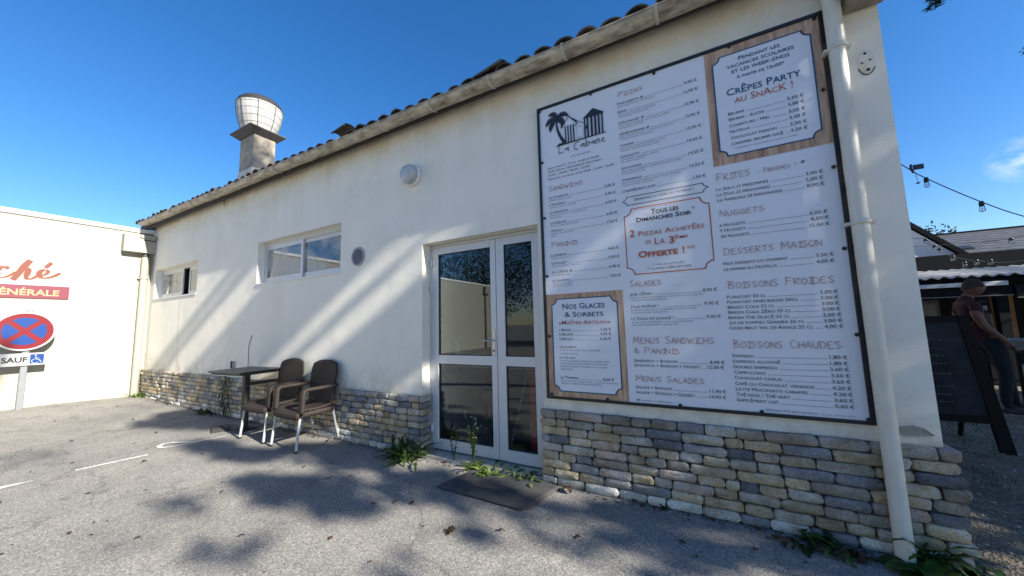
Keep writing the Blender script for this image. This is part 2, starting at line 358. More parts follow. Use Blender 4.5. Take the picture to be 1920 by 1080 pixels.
loop = [(-5.47, -.56), (-5.50, -.68), (-5.53, -.79), (-5.57, -.86), (-5.68, -.92), (-5.80, -.98), (-5.83, -1.04), (-5.78, -1.10), (-5.69, -1.12), (-5.62, -1.09), (-5.57, -1.01), (-5.55, -.93), (-5.52, -.86)]
strip('road_marking', loop, [.02, .035, .035, .04, .04, .045, .045, .05, .045, .035, .03, .03, .015])
for k in range(4):   # bays on the far side of the lane, seen only in the door glass
    strip('road_marking', dens_pts((-9.0+2.45*k, -6.2), (-9.0+2.45*k, -10.8)), .10)
strip('road_marking', dens_pts((-9.2, -6.2), (0, -6.2), 30), .10)

# ------------------------------------------------------------- the snack bar building
B = thing('snack_bar_building', 'long low white rendered building with stone plinth, dark tiled eaves and glazed door', 'building', (-4.7, 0, 0))
XL, XR, ZT, DEP = -10.547, 1.108, 3.70, 8.0
holes = [(-6.13, -4.07, 2.065, 2.727), (-10.30, -8.26, 2.065, 2.70), (-2.66, -1.26, 0.0, 2.24), (-6.80, -6.62, .735, .86)]
bx = sorted({XL, XR, *[h[0] for h in holes], *[h[1] for h in holes]}); bz = sorted({-.1, ZT, *[h[2] for h in holes], *[h[3] for h in holes]})
def inhole(x, z): return any(h[0] < x < h[1] and h[2] < z < h[3] for h in holes)
m = MB()
for i in range(len(bx)-1):
    for j in range(len(bz)-1):
        if not inhole((bx[i]+bx[i+1])/2, (bz[j]+bz[j+1])/2):
            m.quad((bx[i], 0, bz[j]), (bx[i+1], 0, bz[j]), (bx[i+1], 0, bz[j+1]), (bx[i], 0, bz[j+1]))
            m.quad((bx[i], .3, bz[j]), (bx[i], .3, bz[j+1]), (bx[i+1], .3, bz[j+1]), (bx[i+1], .3, bz[j]))
for (a, b, c, d) in holes:
    m.quad((a, 0, c), (a, 0, d), (a, .3, d), (a, .3, c)); m.quad((b, 0, c), (b, .3, c), (b, .3, d), (b, 0, d))
    m.quad((a, 0, d), (b, 0, d), (b, .3, d), (a, .3, d)); m.quad((a, 0, c), (a, .3, c), (b, .3, c), (b, 0, c))
m.quad((XR, 0, -.1), (XR, .3, -.1), (XR, .3, ZT), (XR, 0, ZT)); m.quad((XL, 0, -.1), (XL, 0, ZT), (XL, .3, ZT), (XL, .3, -.1))
m.quad((XL, 0, ZT), (XR, 0, ZT), (XR, .3, ZT), (XL, .3, ZT))
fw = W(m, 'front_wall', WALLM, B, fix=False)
# gables, rear wall, inner floor and ceiling
rz_ = lambda y: 3.74+(min(y, DEP-y)+.2)*.34
m = MB()
for x0, x1 in ((XR-.25, XR), (XL, XL+.25)):
    pr_ = [(.3, -.1), (DEP, -.1), (DEP, 3.7), (DEP/2, rz_(DEP/2)-.06), (.3, 3.80)]
    n = len(pr_); vs = [(x0, y, z) for y, z in pr_]+[(x1, y, z) for y, z in pr_]
    m.add(vs, [tuple(range(n)), tuple(range(2*n-1, n-1, -1))]+[(i, i+n, (i+1) % n+n, (i+1) % n) for i in range(n)])
m.box(XL+.25, XR-.25, DEP-.25, DEP, -.1, 3.7)
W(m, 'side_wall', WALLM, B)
INT = mat('interior_dark', (.06, .06, .06), .8, var=.3, vscale=2)
FLO = mat('interior_floor', (.05, .045, .04), .35)
m = MB(); m.box(XL+.25, XR-.25, .3, DEP-.25, -.06, .018); W(m, 'inner_floor', FLO, B)
m = MB(); m.box(XL+.25, XR-.25, .3, DEP-.25, 2.85, 2.9); m.box(XL+.25, XR-.25, 3.4, 3.48, .02, 2.849); W(m, 'inner_partition', INT, B)
# wall beading: white painted band under the board, thin weathered lip where plaster meets stone
# roof
m = MB(); NS = 470; vs = []
def rp(x): return .028*math.cos(2*math.pi*x/.2)
for (y, z) in ((.12, 3.74+.32*.34), (DEP/2, rz_(DEP/2)), (DEP+.25, 3.66)):
    for i in range(NS+1):
        x = -10.98+12.3*i/NS; vs.append((x, y, z+rp(x)))
m.add(vs, [(j*(NS+1)+i, j*(NS+1)+i+1, (j+1)*(NS+1)+i+1, (j+1)*(NS+1)+i) for j in range(2) for i in range(NS)], sm=True)
RF = W(m, 'roof', ROOFM, B)
# individual canal tiles along the eave
def eavez(x): return 3.645+(-x)*.0075           # the gutter falls towards the downpipe
def tile_mesh(seed, ln=.42):
    r = random.Random(seed); m = MB(); n = 8; vs = []
    for (y, rr, t) in ((0, .096, 0), (ln, .078, 0)):
        for k in range(n+1):
            a = math.pi*k/n; q = 1+r.uniform(-.04, .04)
            vs.append((rr*math.cos(a)*q, y, rr*math.sin(a)*q*.70))
    for (y, rr) in ((0, .080), (ln, .062)):
        for k in range(n+1):
            a = math.pi*k/n; vs.append((rr*math.cos(a), y, rr*math.sin(a)*.70))
    o = n+1; fs = []
    for k in range(n):
        fs += [(k, k+1, o+k+1, o+k), (2*o+k, 3*o+k, 3*o+k+1, 2*o+k+1), (k, 2*o+k, 2*o+k+1, k+1), (o+k, o+k+1, 3*o+k+1, 3*o+k)]
    fs += [(0, o, 3*o, 2*o), (n, 2*o+n, 3*o+n, o+n)]
    m.add(vs, fs); return m.mesh('tile', TILE)
tmesh = [tile_mesh(s) for s in range(7)]
pit = math.atan(.34)
rl = worldloc(RF)
i = 0; x = -10.86
while x < 1.20:
    for row in range(2):
        t = link('tile', tmesh[(i*3+row) % 7], RF); i += 1
        y = -.205+row*.33+R_(-.018, .018)
        t.location = Vector((x+R_(-.008, .008), y, eavez(x)+.034+row*.33*.34+R_(-.010, .014)+row*.006))-rl
        t.rotation_euler = (pit-.05+R_(-.03, .03), R_(-.06, .06), R_(-.05, .05))
        if row == 0 and abs(x+1.62) < .1:      # a slipped tile lying across its neighbours
            t.location.z += .055; t.rotation_euler = (.05, .05, 1.42); t.location.y += .06; t.location.x += .22; t.scale = (1.25, 1.0, 1.1)
        if row == 0 and abs(x+3.9) < .1:
            t.location.z += .085; t.rotation_euler = (.05, .1, 1.45); t.location.x += .2; t.scale = (1, .8, .8)
    x += .2
# under-tiles (channels) as one part
m = MB(); x = -10.76
while x < 1.15:
    n = 6; vs = []
    for (y, dz_) in ((-.19, 0), (.45, .64*.34)):
        for k in range(n+1):
            a = math.pi*k/n; vs.append((x+.085*math.cos(a), y, eavez(x)+.085+dz_-.06*math.sin(a)))
    m.add(vs, [(k, k+1, n+2+k, n+1+k) for k in range(n)], sm=True); x += .2
W(m, 'channel_tiles', TILE, RF, kind='stuff', fix=False)
m = MB(); m.box(-10.95, 1.16, -.10, .12, 3.695, 3.735); m.box(-10.95, 1.16, -.125, -.10, 3.60, 3.735); W(m, 'eave_board', DARK, B)
# gutter
m = MB(); nseg = 12; prof = []
for k in range(nseg+1):
    a = math.pi+math.pi*k/nseg; prof.append((-.19+.078*math.cos(a), .060*math.sin(a)))
prof = [(-.275, .006), (-.275, -.004)]+prof
inner = [(-.19+.072*math.cos(math.pi+math.pi*k/nseg), .054*math.sin(math.pi+math.pi*k/nseg)+.003) for k in range(nseg, -1, -1)]
full = prof+inner; n = len(full); gx = [-10.57+i*(11.62/30) for i in range(31)]
vs = [(x, y, eavez(x)+z+.004*math.sin(x*2.1)) for x in gx for y, z in full]
fs = [(i*n+k, i*n+(k+1) % n, (i+1)*n+(k+1) % n, (i+1)*n+k) for i in range(30) for k in range(n)]
fs += [tuple(range(n-1, -1, -1)), tuple(30*n+k for k in range(n))]
m.add(vs, fs); 
e = [( -.19+.078*math.cos(math.pi+math.pi*k/nseg), .060*math.sin(math.pi+math.pi*k/nseg)) for k in range(nseg+1)]
for xe in (-10.572, 1.052): m.add([(xe, y, eavez(xe)+z) for y, z in e], [tuple(range(len(e)))])
GUT = W(m, 'gutter', GUTM, B)
def bracket(x):
    m = MB(); r = .085; pts = [(-.19+r*math.cos(math.pi+math.pi*k/12), .78*r*math.sin(math.pi+math.pi*k/12)) for k in range(13)]
    pts = [(-.275, .012)]+pts; r2 = .079
    vs = []; 
    for dx in (-.011, .011):
        vs += [(dx, y, z) for y, z in pts]+[(dx, -.19+(y+.19)*.93, z*.93) for y, z in pts]
    n = len(pts); fs = []
    for k in range(n-1):
        fs += [(k, k+1, 2*n+k+1, 2*n+k), (k, n+k, n+k+1, k+1), (2*n+k, 2*n+k+1, 3*n+k+1, 3*n+k)]
    m.add(vs, fs); return m.mesh('bracket', GUTM)
GUTB = mat('gutter_bracket', (.60, .56, .48), .55, var=.3, vscale=20); bm_ = bracket(0); bm_.materials.clear(); bm_.materials.append(GUTB); gl_ = worldloc(GUT)
for x in [-.13-.735*k for k in range(15)]:
    link('bracket', bm_, GUT, loc=Vector((x, 0, eavez(x)))-gl_)
# joint sleeves, wider
m = MB()
for x in (-3.62, -7.3):
    pts = [(-.19+.0815*math.cos(math.pi+math.pi*k/12), .0635*math.sin(math.pi+math.pi*k/12)) for k in range(13)]
    vs = [(x+dx, y, eavez(x)+z) for dx in (-.045, .045) for y, z in pts]; n = 13
    m.add(vs, [(k, k+1, n+k+1, n+k) for k in range(n-1)])
W(m, 'sleeve', GUTM, GUT)
# corner corbel under the eave end
m = MB(); m.box(.93, 1.135, -.31, .0, 3.255, 3.60, bev=.012); W(m, 'corbel', CONC, B)
# ------------------------------------------------------------- chimney
CX0, CX1, CY0, CY1 = -8.12, -7.57, .5, .90
m = MB(); m.box(CX0, CX1, CY0, CY1, 3.9, 5.28, bev=.01); CH = W(m, 'chimney', CONC, B)
cx, cy = (CX0+CX1)/2, (CY0+CY1)/2
m = MB(); m.box(CX0-.004, CX1+.02, CY0-.02, CY1+.02, 4.05, 4.56, bev=.01); W(m, 'flashing', mat('white_flashing', (.62, .6, .55), .7, var=.3, vscale=10), CH)
CAPM = mat('dark_cap', (.07, .068, .065), .7, var=.3, vscale=20)
m = MB(); a, b = .31, .16
zc = 5.26
vs = [(cx-.29, cy-.22, zc), (cx+.29, cy-.22, zc), (cx+.29, cy+.22, zc), (cx-.29, cy+.22, zc)]
o = .12; vs += [(cx-.29-o, cy-.22-o, zc+.10), (cx+.29+o, cy-.22-o, zc+.10), (cx+.29+o, cy+.22+o, zc+.10), (cx-.29-o, cy+.22+o, zc+.10)]
vs += [(x, y, z+.018) for x, y, z in vs[4:8]]+[(cx-.2, cy-.2, zc+.17), (cx+.2, cy-.2, zc+.17), (cx+.2, cy+.2, zc+.17), (cx-.2, cy+.2, zc+.17)]
fs = [(0, 1, 2, 3), (15, 14, 13, 12)]
for q in (0, 4, 8):
    for k in range(4): fs.append((q+k, q+4+k, q+4+(k+1) % 4, q+(k+1) % 4))
m.add(vs, fs); W(m, 'cap', CAPM, CH)
# flared cowl: eight white slatted panels round a dark core
COWL = mat('white_cowl_panel', (.42, .415, .40), .7, var=.15, vscale=14, rnd=.06)
m = MB(); m.lathe([(.0, 5.40), (.17, 5.40), (.36, 5.95), (.392, 6.0), (.385, 6.06), (.31, 6.13), (.17, 6.18), (.0, 6.20)], (cx, cy, 0), 16); W(m, 'cowl_core', mat('black_mesh', (.02, .02, .022), .8), CH)
def ring(r0, z0, r1, z1, a0, a1, th=.016):
    vs = []
    for (r, z) in ((r0, z0), (r1, z1), (r1-th, z1), (r0-th, z0)):
        for k in range(4):
            a = a0+(a1-a0)*k/3; vs.append((cx+r*math.cos(a), cy+r*math.sin(a), z))
    fs = []
    for q in range(4):
        for k in range(3): fs.append((q*4+k, q*4+k+1, ((q+1) % 4)*4+k+1, ((q+1) % 4)*4+k))
    fs += [(0, 4, 8, 12), (3, 15, 11, 7)]
    return vs, fs
prof = [(.28, 5.40), (.325, 5.53), (.36, 5.66), (.385, 5.80), (.40, 5.93), (.405, 5.98)]
for s in range(8):
    a0 = s*math.pi/4+.30; a1 = a0+math.pi/4-.035
    for q in range(len(prof)-1):
        (r0, z0), (r1, z1) = prof[q], prof[q+1]
        vs, fs = ring(r0, z0+.006, r1, z1-.006, a0, a1); mm = MB(); mm.add(vs, fs); W(mm, 'panel', COWL, CH)
m = MB()
for s in range(8):
    a = s*math.pi/4+.30-.018
    m.tube([(cx+(r+.004)*math.cos(a), cy+(r+.004)*math.sin(a), z) for r, z in prof], .008, 5)
for r, z in (prof[0], prof[-1]):
    m.tube([(cx+r*math.cos(k*math.pi/12), cy+r*math.sin(k*math.pi/12), z) for k in range(25)], .010, 5)
W(m, 'cowl_strap', CAPM, CH)

# ------------------------------------------------------------- door
DR = thing('entrance_door', 'grey aluminium glazed double door, one wide leaf and one narrow leaf, left of the menu board', 'door', (-1.96, .15, 0))
Y0, Y1 = .125, .185
m = MB()
m.box(-2.66, -2.615, Y0, Y1, .03, 2.235, bev=.004); m.box(-1.305, -1.26, Y0, Y1, .03, 2.235, bev=.004); m.box(-2.615, -1.305, Y0, Y1, 2.205, 2.235, bev=.003)
W(m, 'door_frame', ALU, DR)
def leaf(x0, x1, gx0, gx1):
    m = MB(); y0, y1 = .115, .165
    m.box(x0, gx0, y0, y1, .045, 2.20, bev=.004); m.box(gx1, x1, y0, y1, .045, 2.20, bev=.004)
    for z0, z1 in ((.045, .15), (.93, 1.02), (2.125, 2.20)): m.box(gx0-.001, gx1+.001, y0+.001, y1-.001, z0, z1)
    lf = W(m, 'leaf', ALU, DR)
    for z0, z1 in ((.15, .93), (1.02, 2.125)):
        g = MB(); g.box(gx0-.004, gx1+.004, .136, .142, z0-.004, z1+.004); W(g, 'pane', GLASS, lf)
        k = MB(); t = .007
        k.box(gx0, gx0+t, .128, .136, z0, z1); k.box(gx1-t, gx1, .128, .136, z0, z1); k.box(gx0+t, gx1-t, .128, .136, z0, z0+t); k.box(gx0+t, gx1-t, .128, .136, z1-t, z1)
        W(k, 'seal', BLACK, lf)
    return lf
l1 = leaf(-2.613, -1.792, -2.535, -1.855); l2 = leaf(-1.786, -1.307, -1.695, -1.385)
m = MB(); m.box(-1.838, -1.806, .105, .115, 1.03, 1.28, bev=.003); m.box(-1.832, -1.812, .070, .105, 1.165, 1.185, bev=.003)
m.tube([(-1.82, .068, 1.175), (-1.85, .066, 1.176), (-1.94, .068, 1.173)], .009, 8); W(m, 'handle', ALUD, l1)
m = MB(); m.lathe([(0, .098), (.009, .098), (.009, .105)], (-1.822, 0, 1.075), 10, 'y'); W(m, 'lock', BLACK, l1)
hm = None
for x, side in ((-2.617, 1), (-1.303, -1)):
    for z in (2.04, 1.74, .26):
        m = MB(); m.tube([(x, .105, z-.045), (x, .105, z+.045)], .012, 8); m.box(min(x, x+.045*side), max(x, x+.045*side), .108, .124, z-.03, z+.03); m.box(min(x, x-.03*side), max(x, x-.03*side), .108, .124, z-.03, z+.03)
        W(m, 'hinge', ALU, DR)
m = MB(); m.box(-2.70, -1.24, -.03, .20, -.06, .028, bev=.008); W(m, 'threshold', mat('pale_concrete', (.50, .46, .38), .9, var=.3, vscale=16, bump=.5, bscale=60), DR)
# things just inside the glass
t = thing('spray_bottle', 'white spray bottle standing inside behind the left door pane', 'bottle', (-2.42, .32, .95))
m = MB(); m.box(-.1, .35, -.06, .20, -.03, 0); 
m = MB(); m.lathe([(0, 0), (.038, 0), (.04, .02), (.04, .13), (.015, .17), (.013, .19), (0, .19)], n=14); m.obj('bottle_body', mat('white_plastic', (.8, .82, .84), .4), t)
m = MB(); m.box(-.04, .02, -.012, .012, .19, .215, bev=.003); m.obj('nozzle', mat('white_plastic', (.8, .82, .84), .4), t)
m = MB(); m.box(-2.60, -2.0, .24, .50, .90, .945, bev=.004)
for x in (-2.57, -2.03):
    for y in (.27, .47): m.box(x-.015, x+.015, y-.015, y+.015, .02, .90)
tag(m.obj('side_table', INT), 'dark narrow table inside the doorway behind the glass', 'table')
t = thing('mop', 'pale mop leaning inside behind the narrow door leaf', 'mop', (-1.79, .36, .02))
m = MB(); m.tube([(-.02, 0, .03), (.20, .03, .85)], .012, 8); m.obj('handle', mat('pale_plastic', (.55, .55, .54), .5), t)
m = MB()
for k in range(34):
    a = R_(0, 6.28); r = R_(.04, .14); m.tube([(-.02, 0, .06), (-.02+r*.5*math.cos(a), r*.4*math.sin(a), .035), (-.02+r*math.cos(a), r*.7*math.sin(a), .006)], .008, 4)
m.obj('mop_head', mat('mop_yarn', (.45, .46, .47), .9), t)
t = thing('red_trolley_bin', 'red plastic container standing inside behind the narrow door leaf', 'bin', (-1.475, .34, .02))
m = MB(); m.box(-.055, .10, -.09, .14, 0, .86, bev=.02); m.obj('bin_body', mat('red_plastic', (.75, .05, .03), .4), t)
m = MB(); m.box(-.07, .12, -.10, .16, .86, .91, bev=.012); m.obj('lid', mat('red_plastic', (.75, .05, .03), .4), t)

# ------------------------------------------------------------- windows
def window(x0, x1, z0, z1, mid, label_open):
    m = MB(); f = .04; y0, y1 = .10, .16
    m.box(x0, x0+f, y0, y1, z0, z1-.035); m.box(x1-f, x1, y0, y1, z0, z1-.035); m.box(x0, x1, y0-.001, y1+.001, z1-.035, z1)
    m.box(x0+f, x1-f, y0, y1, z0, z0+.035); m.box(x0+f, x1-f, y0+.002, y1, z1-.06, z1-.035)
    wd = W(m, 'window', ALU, B)
    m = MB(); m.box(x0+.004, x1-.004, -.012, y0-.001, z0-.02, z0+.006, bev=.002); W(m, 'sill', ALU, wd)
    def sash(a, b, yy):
        m = MB(); s = .045; y2 = yy+.022
        m.box(a, a+s, yy, y2, z0+.035, z1-.06); m.box(b-s, b, yy, y2, z0+.035, z1-.06); m.box(a+s, b-s, yy, y2, z0+.035, z0+.10); m.box(a+s, b-s, yy, y2, z1-.115, z1-.06)
        W(m, 'sash', ALU, wd)
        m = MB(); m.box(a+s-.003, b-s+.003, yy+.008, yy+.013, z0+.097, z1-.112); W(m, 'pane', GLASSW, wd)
    sash(x0+.04, mid+.03, .106)
    sash(mid-.02+(.27 if label_open else 0), x1-.04, .132)
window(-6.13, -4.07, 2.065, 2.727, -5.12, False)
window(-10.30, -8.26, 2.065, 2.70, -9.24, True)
# grey-white bags piled on the inner sill of the wide window
# round vent grille
t = m = MB(); m.lathe([(.098, -.004), (.098, -.014), (.118, -.014), (.122, -.004), (.122, 0)], (-3.72, 0, 2.225), 28, 'y'); VG = W(m, 'vent', mat('grey_plastic', (.34, .34, .36), .5), B)
m = MB(); m.lathe([(0, -.0035), (.098, -.0035)], (-3.72, 0, 2.225), 24, 'y'); W(m, 'vent_back', BLACK, VG)
for k in range(11):
    z = -.085+.017*k; hw = math.sqrt(max(0, .0965**2-z*z))
    m = MB(); m.add([(-3.72-hw, -.014, 2.225+z-.003), (-3.72+hw, -.014, 2.225+z-.003), (-3.72+hw, -.005, 2.225+z+.006), (-3.72-hw, -.005, 2.225+z+.006),
                     (-3.72-hw, -.014, 2.225+z-.0055), (-3.72+hw, -.014, 2.225+z-.0055), (-3.72+hw, -.005, 2.225+z+.003), (-3.72-hw, -.005, 2.225+z+.003)],
                    [(0, 1, 2, 3), (7, 6, 5, 4), (0, 4, 5, 1), (1, 5, 6, 2), (2, 6, 7, 3), (3, 7, 4, 0)])
    W(m, 'slat', mat('grey_plastic', (.34, .34, .36), .5), VG)
# small square flue hole and its frame
m = MB()
for a, b, c, d in ((-6.815, -6.605, .855, .872), (-6.815, -6.605, .722, .737), (-6.815, -6.80, .737, .855), (-6.62, -6.605, .737, .855)): m.box(a, b, -.008, .02, c, d)
W(m, 'hole_frame', WHITE, B)
m = MB(); m.box(-6.80, -6.62, .12, .14, .735, .86); W(m, 'hole_back', BLACK, B)
# loose cable and a hanging rod on the wall
m = MB(); m.tube([(-6.17, -.006, 1.27), (-6.18, -.008, 1.22), (-6.23, -.008, 1.14), (-6.25, -.007, 1.05), (-6.24, -.008, .9), (-6.22, -.012, .74), (-6.22, -.04, .60)], .005, 6); W(m, 'cable', mat('cable_grey', (.25, .24, .24), .6), B)
m = MB(); m.tube([(-7.24, -.05, 3.66), (-7.24, -.05, 3.53)], .014, 6); W(m, 'drain_stub', GUTM, B)
m = MB()
pp = [(-8.97, 2.0), (-8.955, 1.7), (-8.97, 1.45), (-8.93, 1.2), (-8.90, .95), (-8.88, .68)]
for (a, b), (c, d) in zip(pp, pp[1:]): m.quad((a-.004, -.0015, b), (a+.004, -.0015, b), (c+.004, -.0015, d), (c-.004, -.0015, d))
W(m, 'crack', mat('crack_dark', (.35, .33, .3), .9), B)
rc = random.Random(4)
for (x0, z0, dx, dz_, n) in ((-2.67, 2.25, -.05, .045, 9), (-6.15, 2.05, -.035, -.07, 10), (-4.05, 2.74, .045, .05, 8), (-3.1, .64, .012, .06, 12), (-5.05, .66, -.015, .07, 9), (-1.25, .66, .0, .0, 0), (-7.9, 1.9, .03, -.06, 12)):
    m = MB(); a, b = x0, z0
    for k in range(n):
        c, d = a+dx+rc.uniform(-.02, .02), b+dz_+rc.uniform(-.02, .02); w = .0018*(1-k/(n+2))
        m.quad((a-w, -.0012, b), (a+w, -.0012, b), (c+w, -.0012, d), (c-w, -.0012, d)); a, b = c, d
    if n: W(m, 'crack', MATS['crack_dark'], B, fix=False)
m = MB()
pp = [(-2.70, .84), (-2.83, .80)]
# knocked plaster at the right corner
m = MB(); pts = [(.905, .655), (.95, .69), (1.0, .703), (1.045, .69), (1.08, .66), (1.02, .648), (.96, .645)]
m.poly_xz(pts, -.0022, .001); W(m, 'plaster_patch', mat('bare_plaster', (.30, .31, .25), .95, bump=.6, bscale=90), B)
m = MB(); pp = pts+[pts[0]]; m.tube([(x, -.003, z) for x, z in pp], .0025, 5, cap=False); W(m, 'plaster_patch_edge', mat('crack_dark', (.35, .33, .3), .9), B)
# blanked oval fitting near the corner: plate with four screw holes
m = MB(); m.lathe([(0, -.006), (.036, -.006), (.040, -.002), (.041, 0)], n=28, axis='y'); me = m.mesh('oval_plate', WALLM)
o = link('oval_plate', me, B, loc=Vector((1.022, 0, 2.905))-worldloc(B)); o.scale = (1, 1, 2.05)
m = MB()
for dx, dz_, r in ((-.002, .055, .008), (-.02, -.002, .006), (.018, .006, .006), (.004, -.055, .010)): m.lathe([(0, -.0075), (r, -.0075), (r, -.004)], (1.022+dx, 0, 2.905+dz_), 10, 'y')
W(m, 'screw_hole', BLACK, B)
m = MB(); m.tube([(1.022+.041*math.cos(a), -.003, 2.905+.084*math.sin(a)) for a in [math.pi*1.12+k*.16 for k in range(15)]], .0028, 5); W(m, 'oval_gap', BLACK, B)

# ------------------------------------------------------------- downpipe
DP = thing('downpipe', 'round cream downpipe strapped to the wall at the right end of the menu board', 'pipe', (.87, -.09, 0))
m = MB(); m.tube([(0, 0, .02), (0, 0, 3.02)], .040, 20); m.tube([(0, 0, 2.99), (0, 0, 3.40), (0, -.03, 3.48), (0, -.09, 3.55)], .0435, 20); m.obj('pipe', PVCW, DP)
for z in (3.0, 1.875):
    m = MB(); m.lathe([(.0405, z-.012), (.047, z-.012), (.047, z+.012), (.0405, z+.012)], n=20); m.box(-.066, -.044, -.008, .05, z-.008, z+.008); m.box(.044, .068, -.008, .05, z-.008, z+.008); m.obj('collar', PVCW, DP)

# ------------------------------------------------------------- wall lamp
WL = thing('wall_lamp', 'round white bulkhead lamp high on the wall between vent and menu board', 'lamp', (-2.80, 0, 3.055))
m = MB(); m.lathe([(0, -.0), (.125, 0), (.128, -.02), (.125, -.04), (.11, -.045)], n=32, axis='y'); m.obj('base', WHITE, WL)
FROST = mat('frosted_glass', (.50, .53, .55), .25, var=.15, vscale=20)
m = MB(); m.lathe([(.108, -.042), (.108, -.09), (.09, -.118), (.05, -.135), (0, -.14)], n=32, axis='y')
m.obj('globe', FROST, WL)
m = MB()
for k in range(10): m.lathe([(.1085-.0001*k, -.048-.004*k), (.1105, -.050-.004*k), (.1085, -.052-.004*k)], n=32, axis='y')
m.obj('rib', FROST, WL)

# ------------------------------------------------------------- stone plinth
SC = [('stone_tan', (.43, .345, .22)), ('stone_ochre', (.50, .40, .245)), ('stone_slate', (.165, .168, .178)), ('stone_bluegrey', (.24, .242, .245)),
      ('stone_brown', (.29, .25, .20)), ('stone_greige', (.40, .36, .285)), ('stone_pale', (.60, .57, .49)), ('stone_pink', (.39, .31, .245))]
def mat_stone(name, c):
    m = bpy.data.materials.new(name); m.use_nodes = True; t = m.node_tree; b = t.nodes['Principled BSDF']; l = t.links.new
    b.inputs['Roughness'].default_value = .92; b.inputs['Specular IOR Level'].default_value = .25
    co = N(t, 'ShaderNodeTexCoord'); oi = N(t, 'ShaderNodeObjectInfo'); geo = N(t, 'ShaderNodeNewGeometry')
    g = sum(c)/3
    n1 = N(t, 'ShaderNodeTexNoise', Scale=9.0, Detail=5.0, Roughness=.6); l(geo.outputs['Position'], n1.inputs['Vector'])
    r1 = ramp(t, [(.34, tuple(k*.72 for k in c)), (.5, c), (.66, tuple(k*.55+g*.75 for k in c))]); l(n1.outputs['Fac'], r1.inputs[0])
    n2 = N(t, 'ShaderNodeTexNoise', Scale=75.0, Detail=8.0, Roughness=.75); l(geo.outputs['Position'], n2.inputs['Vector'])
    r2 = ramp(t, [(.34, (.62, .62, .62)), (.5, (1, 1, 1)), (.68, (1.3, 1.28, 1.24))]); l(n2.outputs['Fac'], r2.inputs[0])
    mu = N(t, 'ShaderNodeMix', data_type='RGBA', blend_type='MULTIPLY', Factor=1.0); l(r1.outputs[0], mu.inputs['A']); l(r2.outputs[0], mu.inputs['B'])
    h = N(t, 'ShaderNodeHueSaturation'); mr_ = N(t, 'ShaderNodeMapRange'); mr_.inputs['To Min'].default_value = .82; mr_.inputs['To Max'].default_value = 1.2
    l(oi.outputs['Random'], mr_.inputs['Value']); l(mr_.outputs['Result'], h.inputs['Value']); l(mu.outputs['Result'], h.inputs['Color']); l(h.outputs['Color'], b.inputs['Base Color'])
    mp = N(t, 'ShaderNodeMapping'); mp.inputs['Scale'].default_value = (14, 14, 30); l(geo.outputs['Position'], mp.inputs['Vector'])
    n3 = N(t, 'ShaderNodeTexNoise', Scale=1.0, Detail=10.0, Roughness=.65); l(mp.outputs['Vector'], n3.inputs['Vector'])
    bu = N(t, 'ShaderNodeBump', Strength=1.0, Distance=.022); l(n3.outputs['Fac'], bu.inputs['Height']); l(bu.outputs['Normal'], b.inputs['Normal'])
    MATS[name] = m; return m
SM = [mat_stone(n, c) for n, c in SC] if 1 else [mat(n, c, .88, var=.42, vscale=13, bump=.9, bscale=45, bdetail=9, rnd=.18, bdist=.014, stretch=(.55, 1, 1.3)) for n, c in SC]
def stone_mesh(w, h, seed, col, dep=.036):
    r = random.Random(seed); n = 16; e = 4.2; out = []
    for k in range(n):
        a = 2*math.pi*(k+.5)/n; c, s = math.cos(a), math.sin(a)
        q = (abs(c)**e+abs(s)**e)**(-1/e); x, z = c*q*w/2, s*q*h/2
        # spread points round the long sides
        out.append((x*(1+r.uniform(-.03, .01))+r.uniform(-.0035, .0035), z*(1+r.uniform(-.05, .02))+r.uniform(-.0025, .0025)))
    # re-space to follow the long rectangle
    out = []
    cr = min(h*.31, w*.28)
    per = [(-w/2+cr, -h/2), (-w/6, -h/2), (w/6, -h/2), (w/2-cr, -h/2), (w/2-cr*.3, -h/2+cr*.3), (w/2, -h/2+cr), (w/2, h/2-cr), (w/2-cr*.3, h/2-cr*.3), (w/2-cr, h/2), (w/6, h/2), (-w/6, h/2), (-w/2+cr, h/2), (-w/2+cr*.3, h/2-cr*.3), (-w/2, h/2-cr), (-w/2, -h/2+cr), (-w/2+cr*.3, -h/2+cr*.3)]
    out = [(x+r.uniform(-.005, .005), z+r.uniform(-.0035, .0035)) for x, z in per]
    vs = []
    for (sc, y) in ((1, .0), (1, -dep*.62), (.965, -dep*.88), (.86, -dep)):
        for x, z in out:
            xx = x*(1-(1-sc)*h/w*1.2) if sc < 1 else x
            vs.append((xx+r.uniform(-.0015, .0015), y+r.uniform(-.003, .003)*(y < 0), z*sc+r.uniform(-.001, .001)))
    # slightly bulging, chiselled face
    m_ = 5
    face = [(-w*.3, 0), (-w*.12, h*.12), (w*.08, -h*.1), (w*.28, h*.05)]
    base = len(vs); 
    vs += [(x, -dep*(1.0+r.uniform(-.22, .20)), z) for x, z in face]
    n = 16; fs = []
    for q in range(3):
        for k in range(n): fs.append((q*n+k, q*n+(k+1) % n, (q+1)*n+(k+1) % n, (q+1)*n+k))
    o = 3*n; F = [base, base+1, base+2, base+3]
    fan = {15: F[0], 0: F[0], 14: F[0], 13: F[0], 12: F[0], 11: F[0]}
    near = [F[0], F[0], F[2], F[3], F[3], F[3], F[3], F[3], F[3], F[2], F[1], F[0], F[0], F[0], F[0], F[0]]
    near = [F[0], F[2], F[2], F[3], F[3], F[3], F[3], F[3], F[3], F[1], F[1], F[0], F[0], F[0], F[0], F[0]]
    for k in range(n):
        a, b = o+k, o+(k+1) % n; p, q = near[k], near[(k+1) % n]
        fs.append((a, b, p) if p == q else (a, b, q, p))
    fs += [(F[0], F[2], F[1]), (F[1], F[2], F[3])]
    m = MB(); m.add(vs, fs, 0, True); return m, SM[col]
ROWS = 9; SH = .602/ROWS
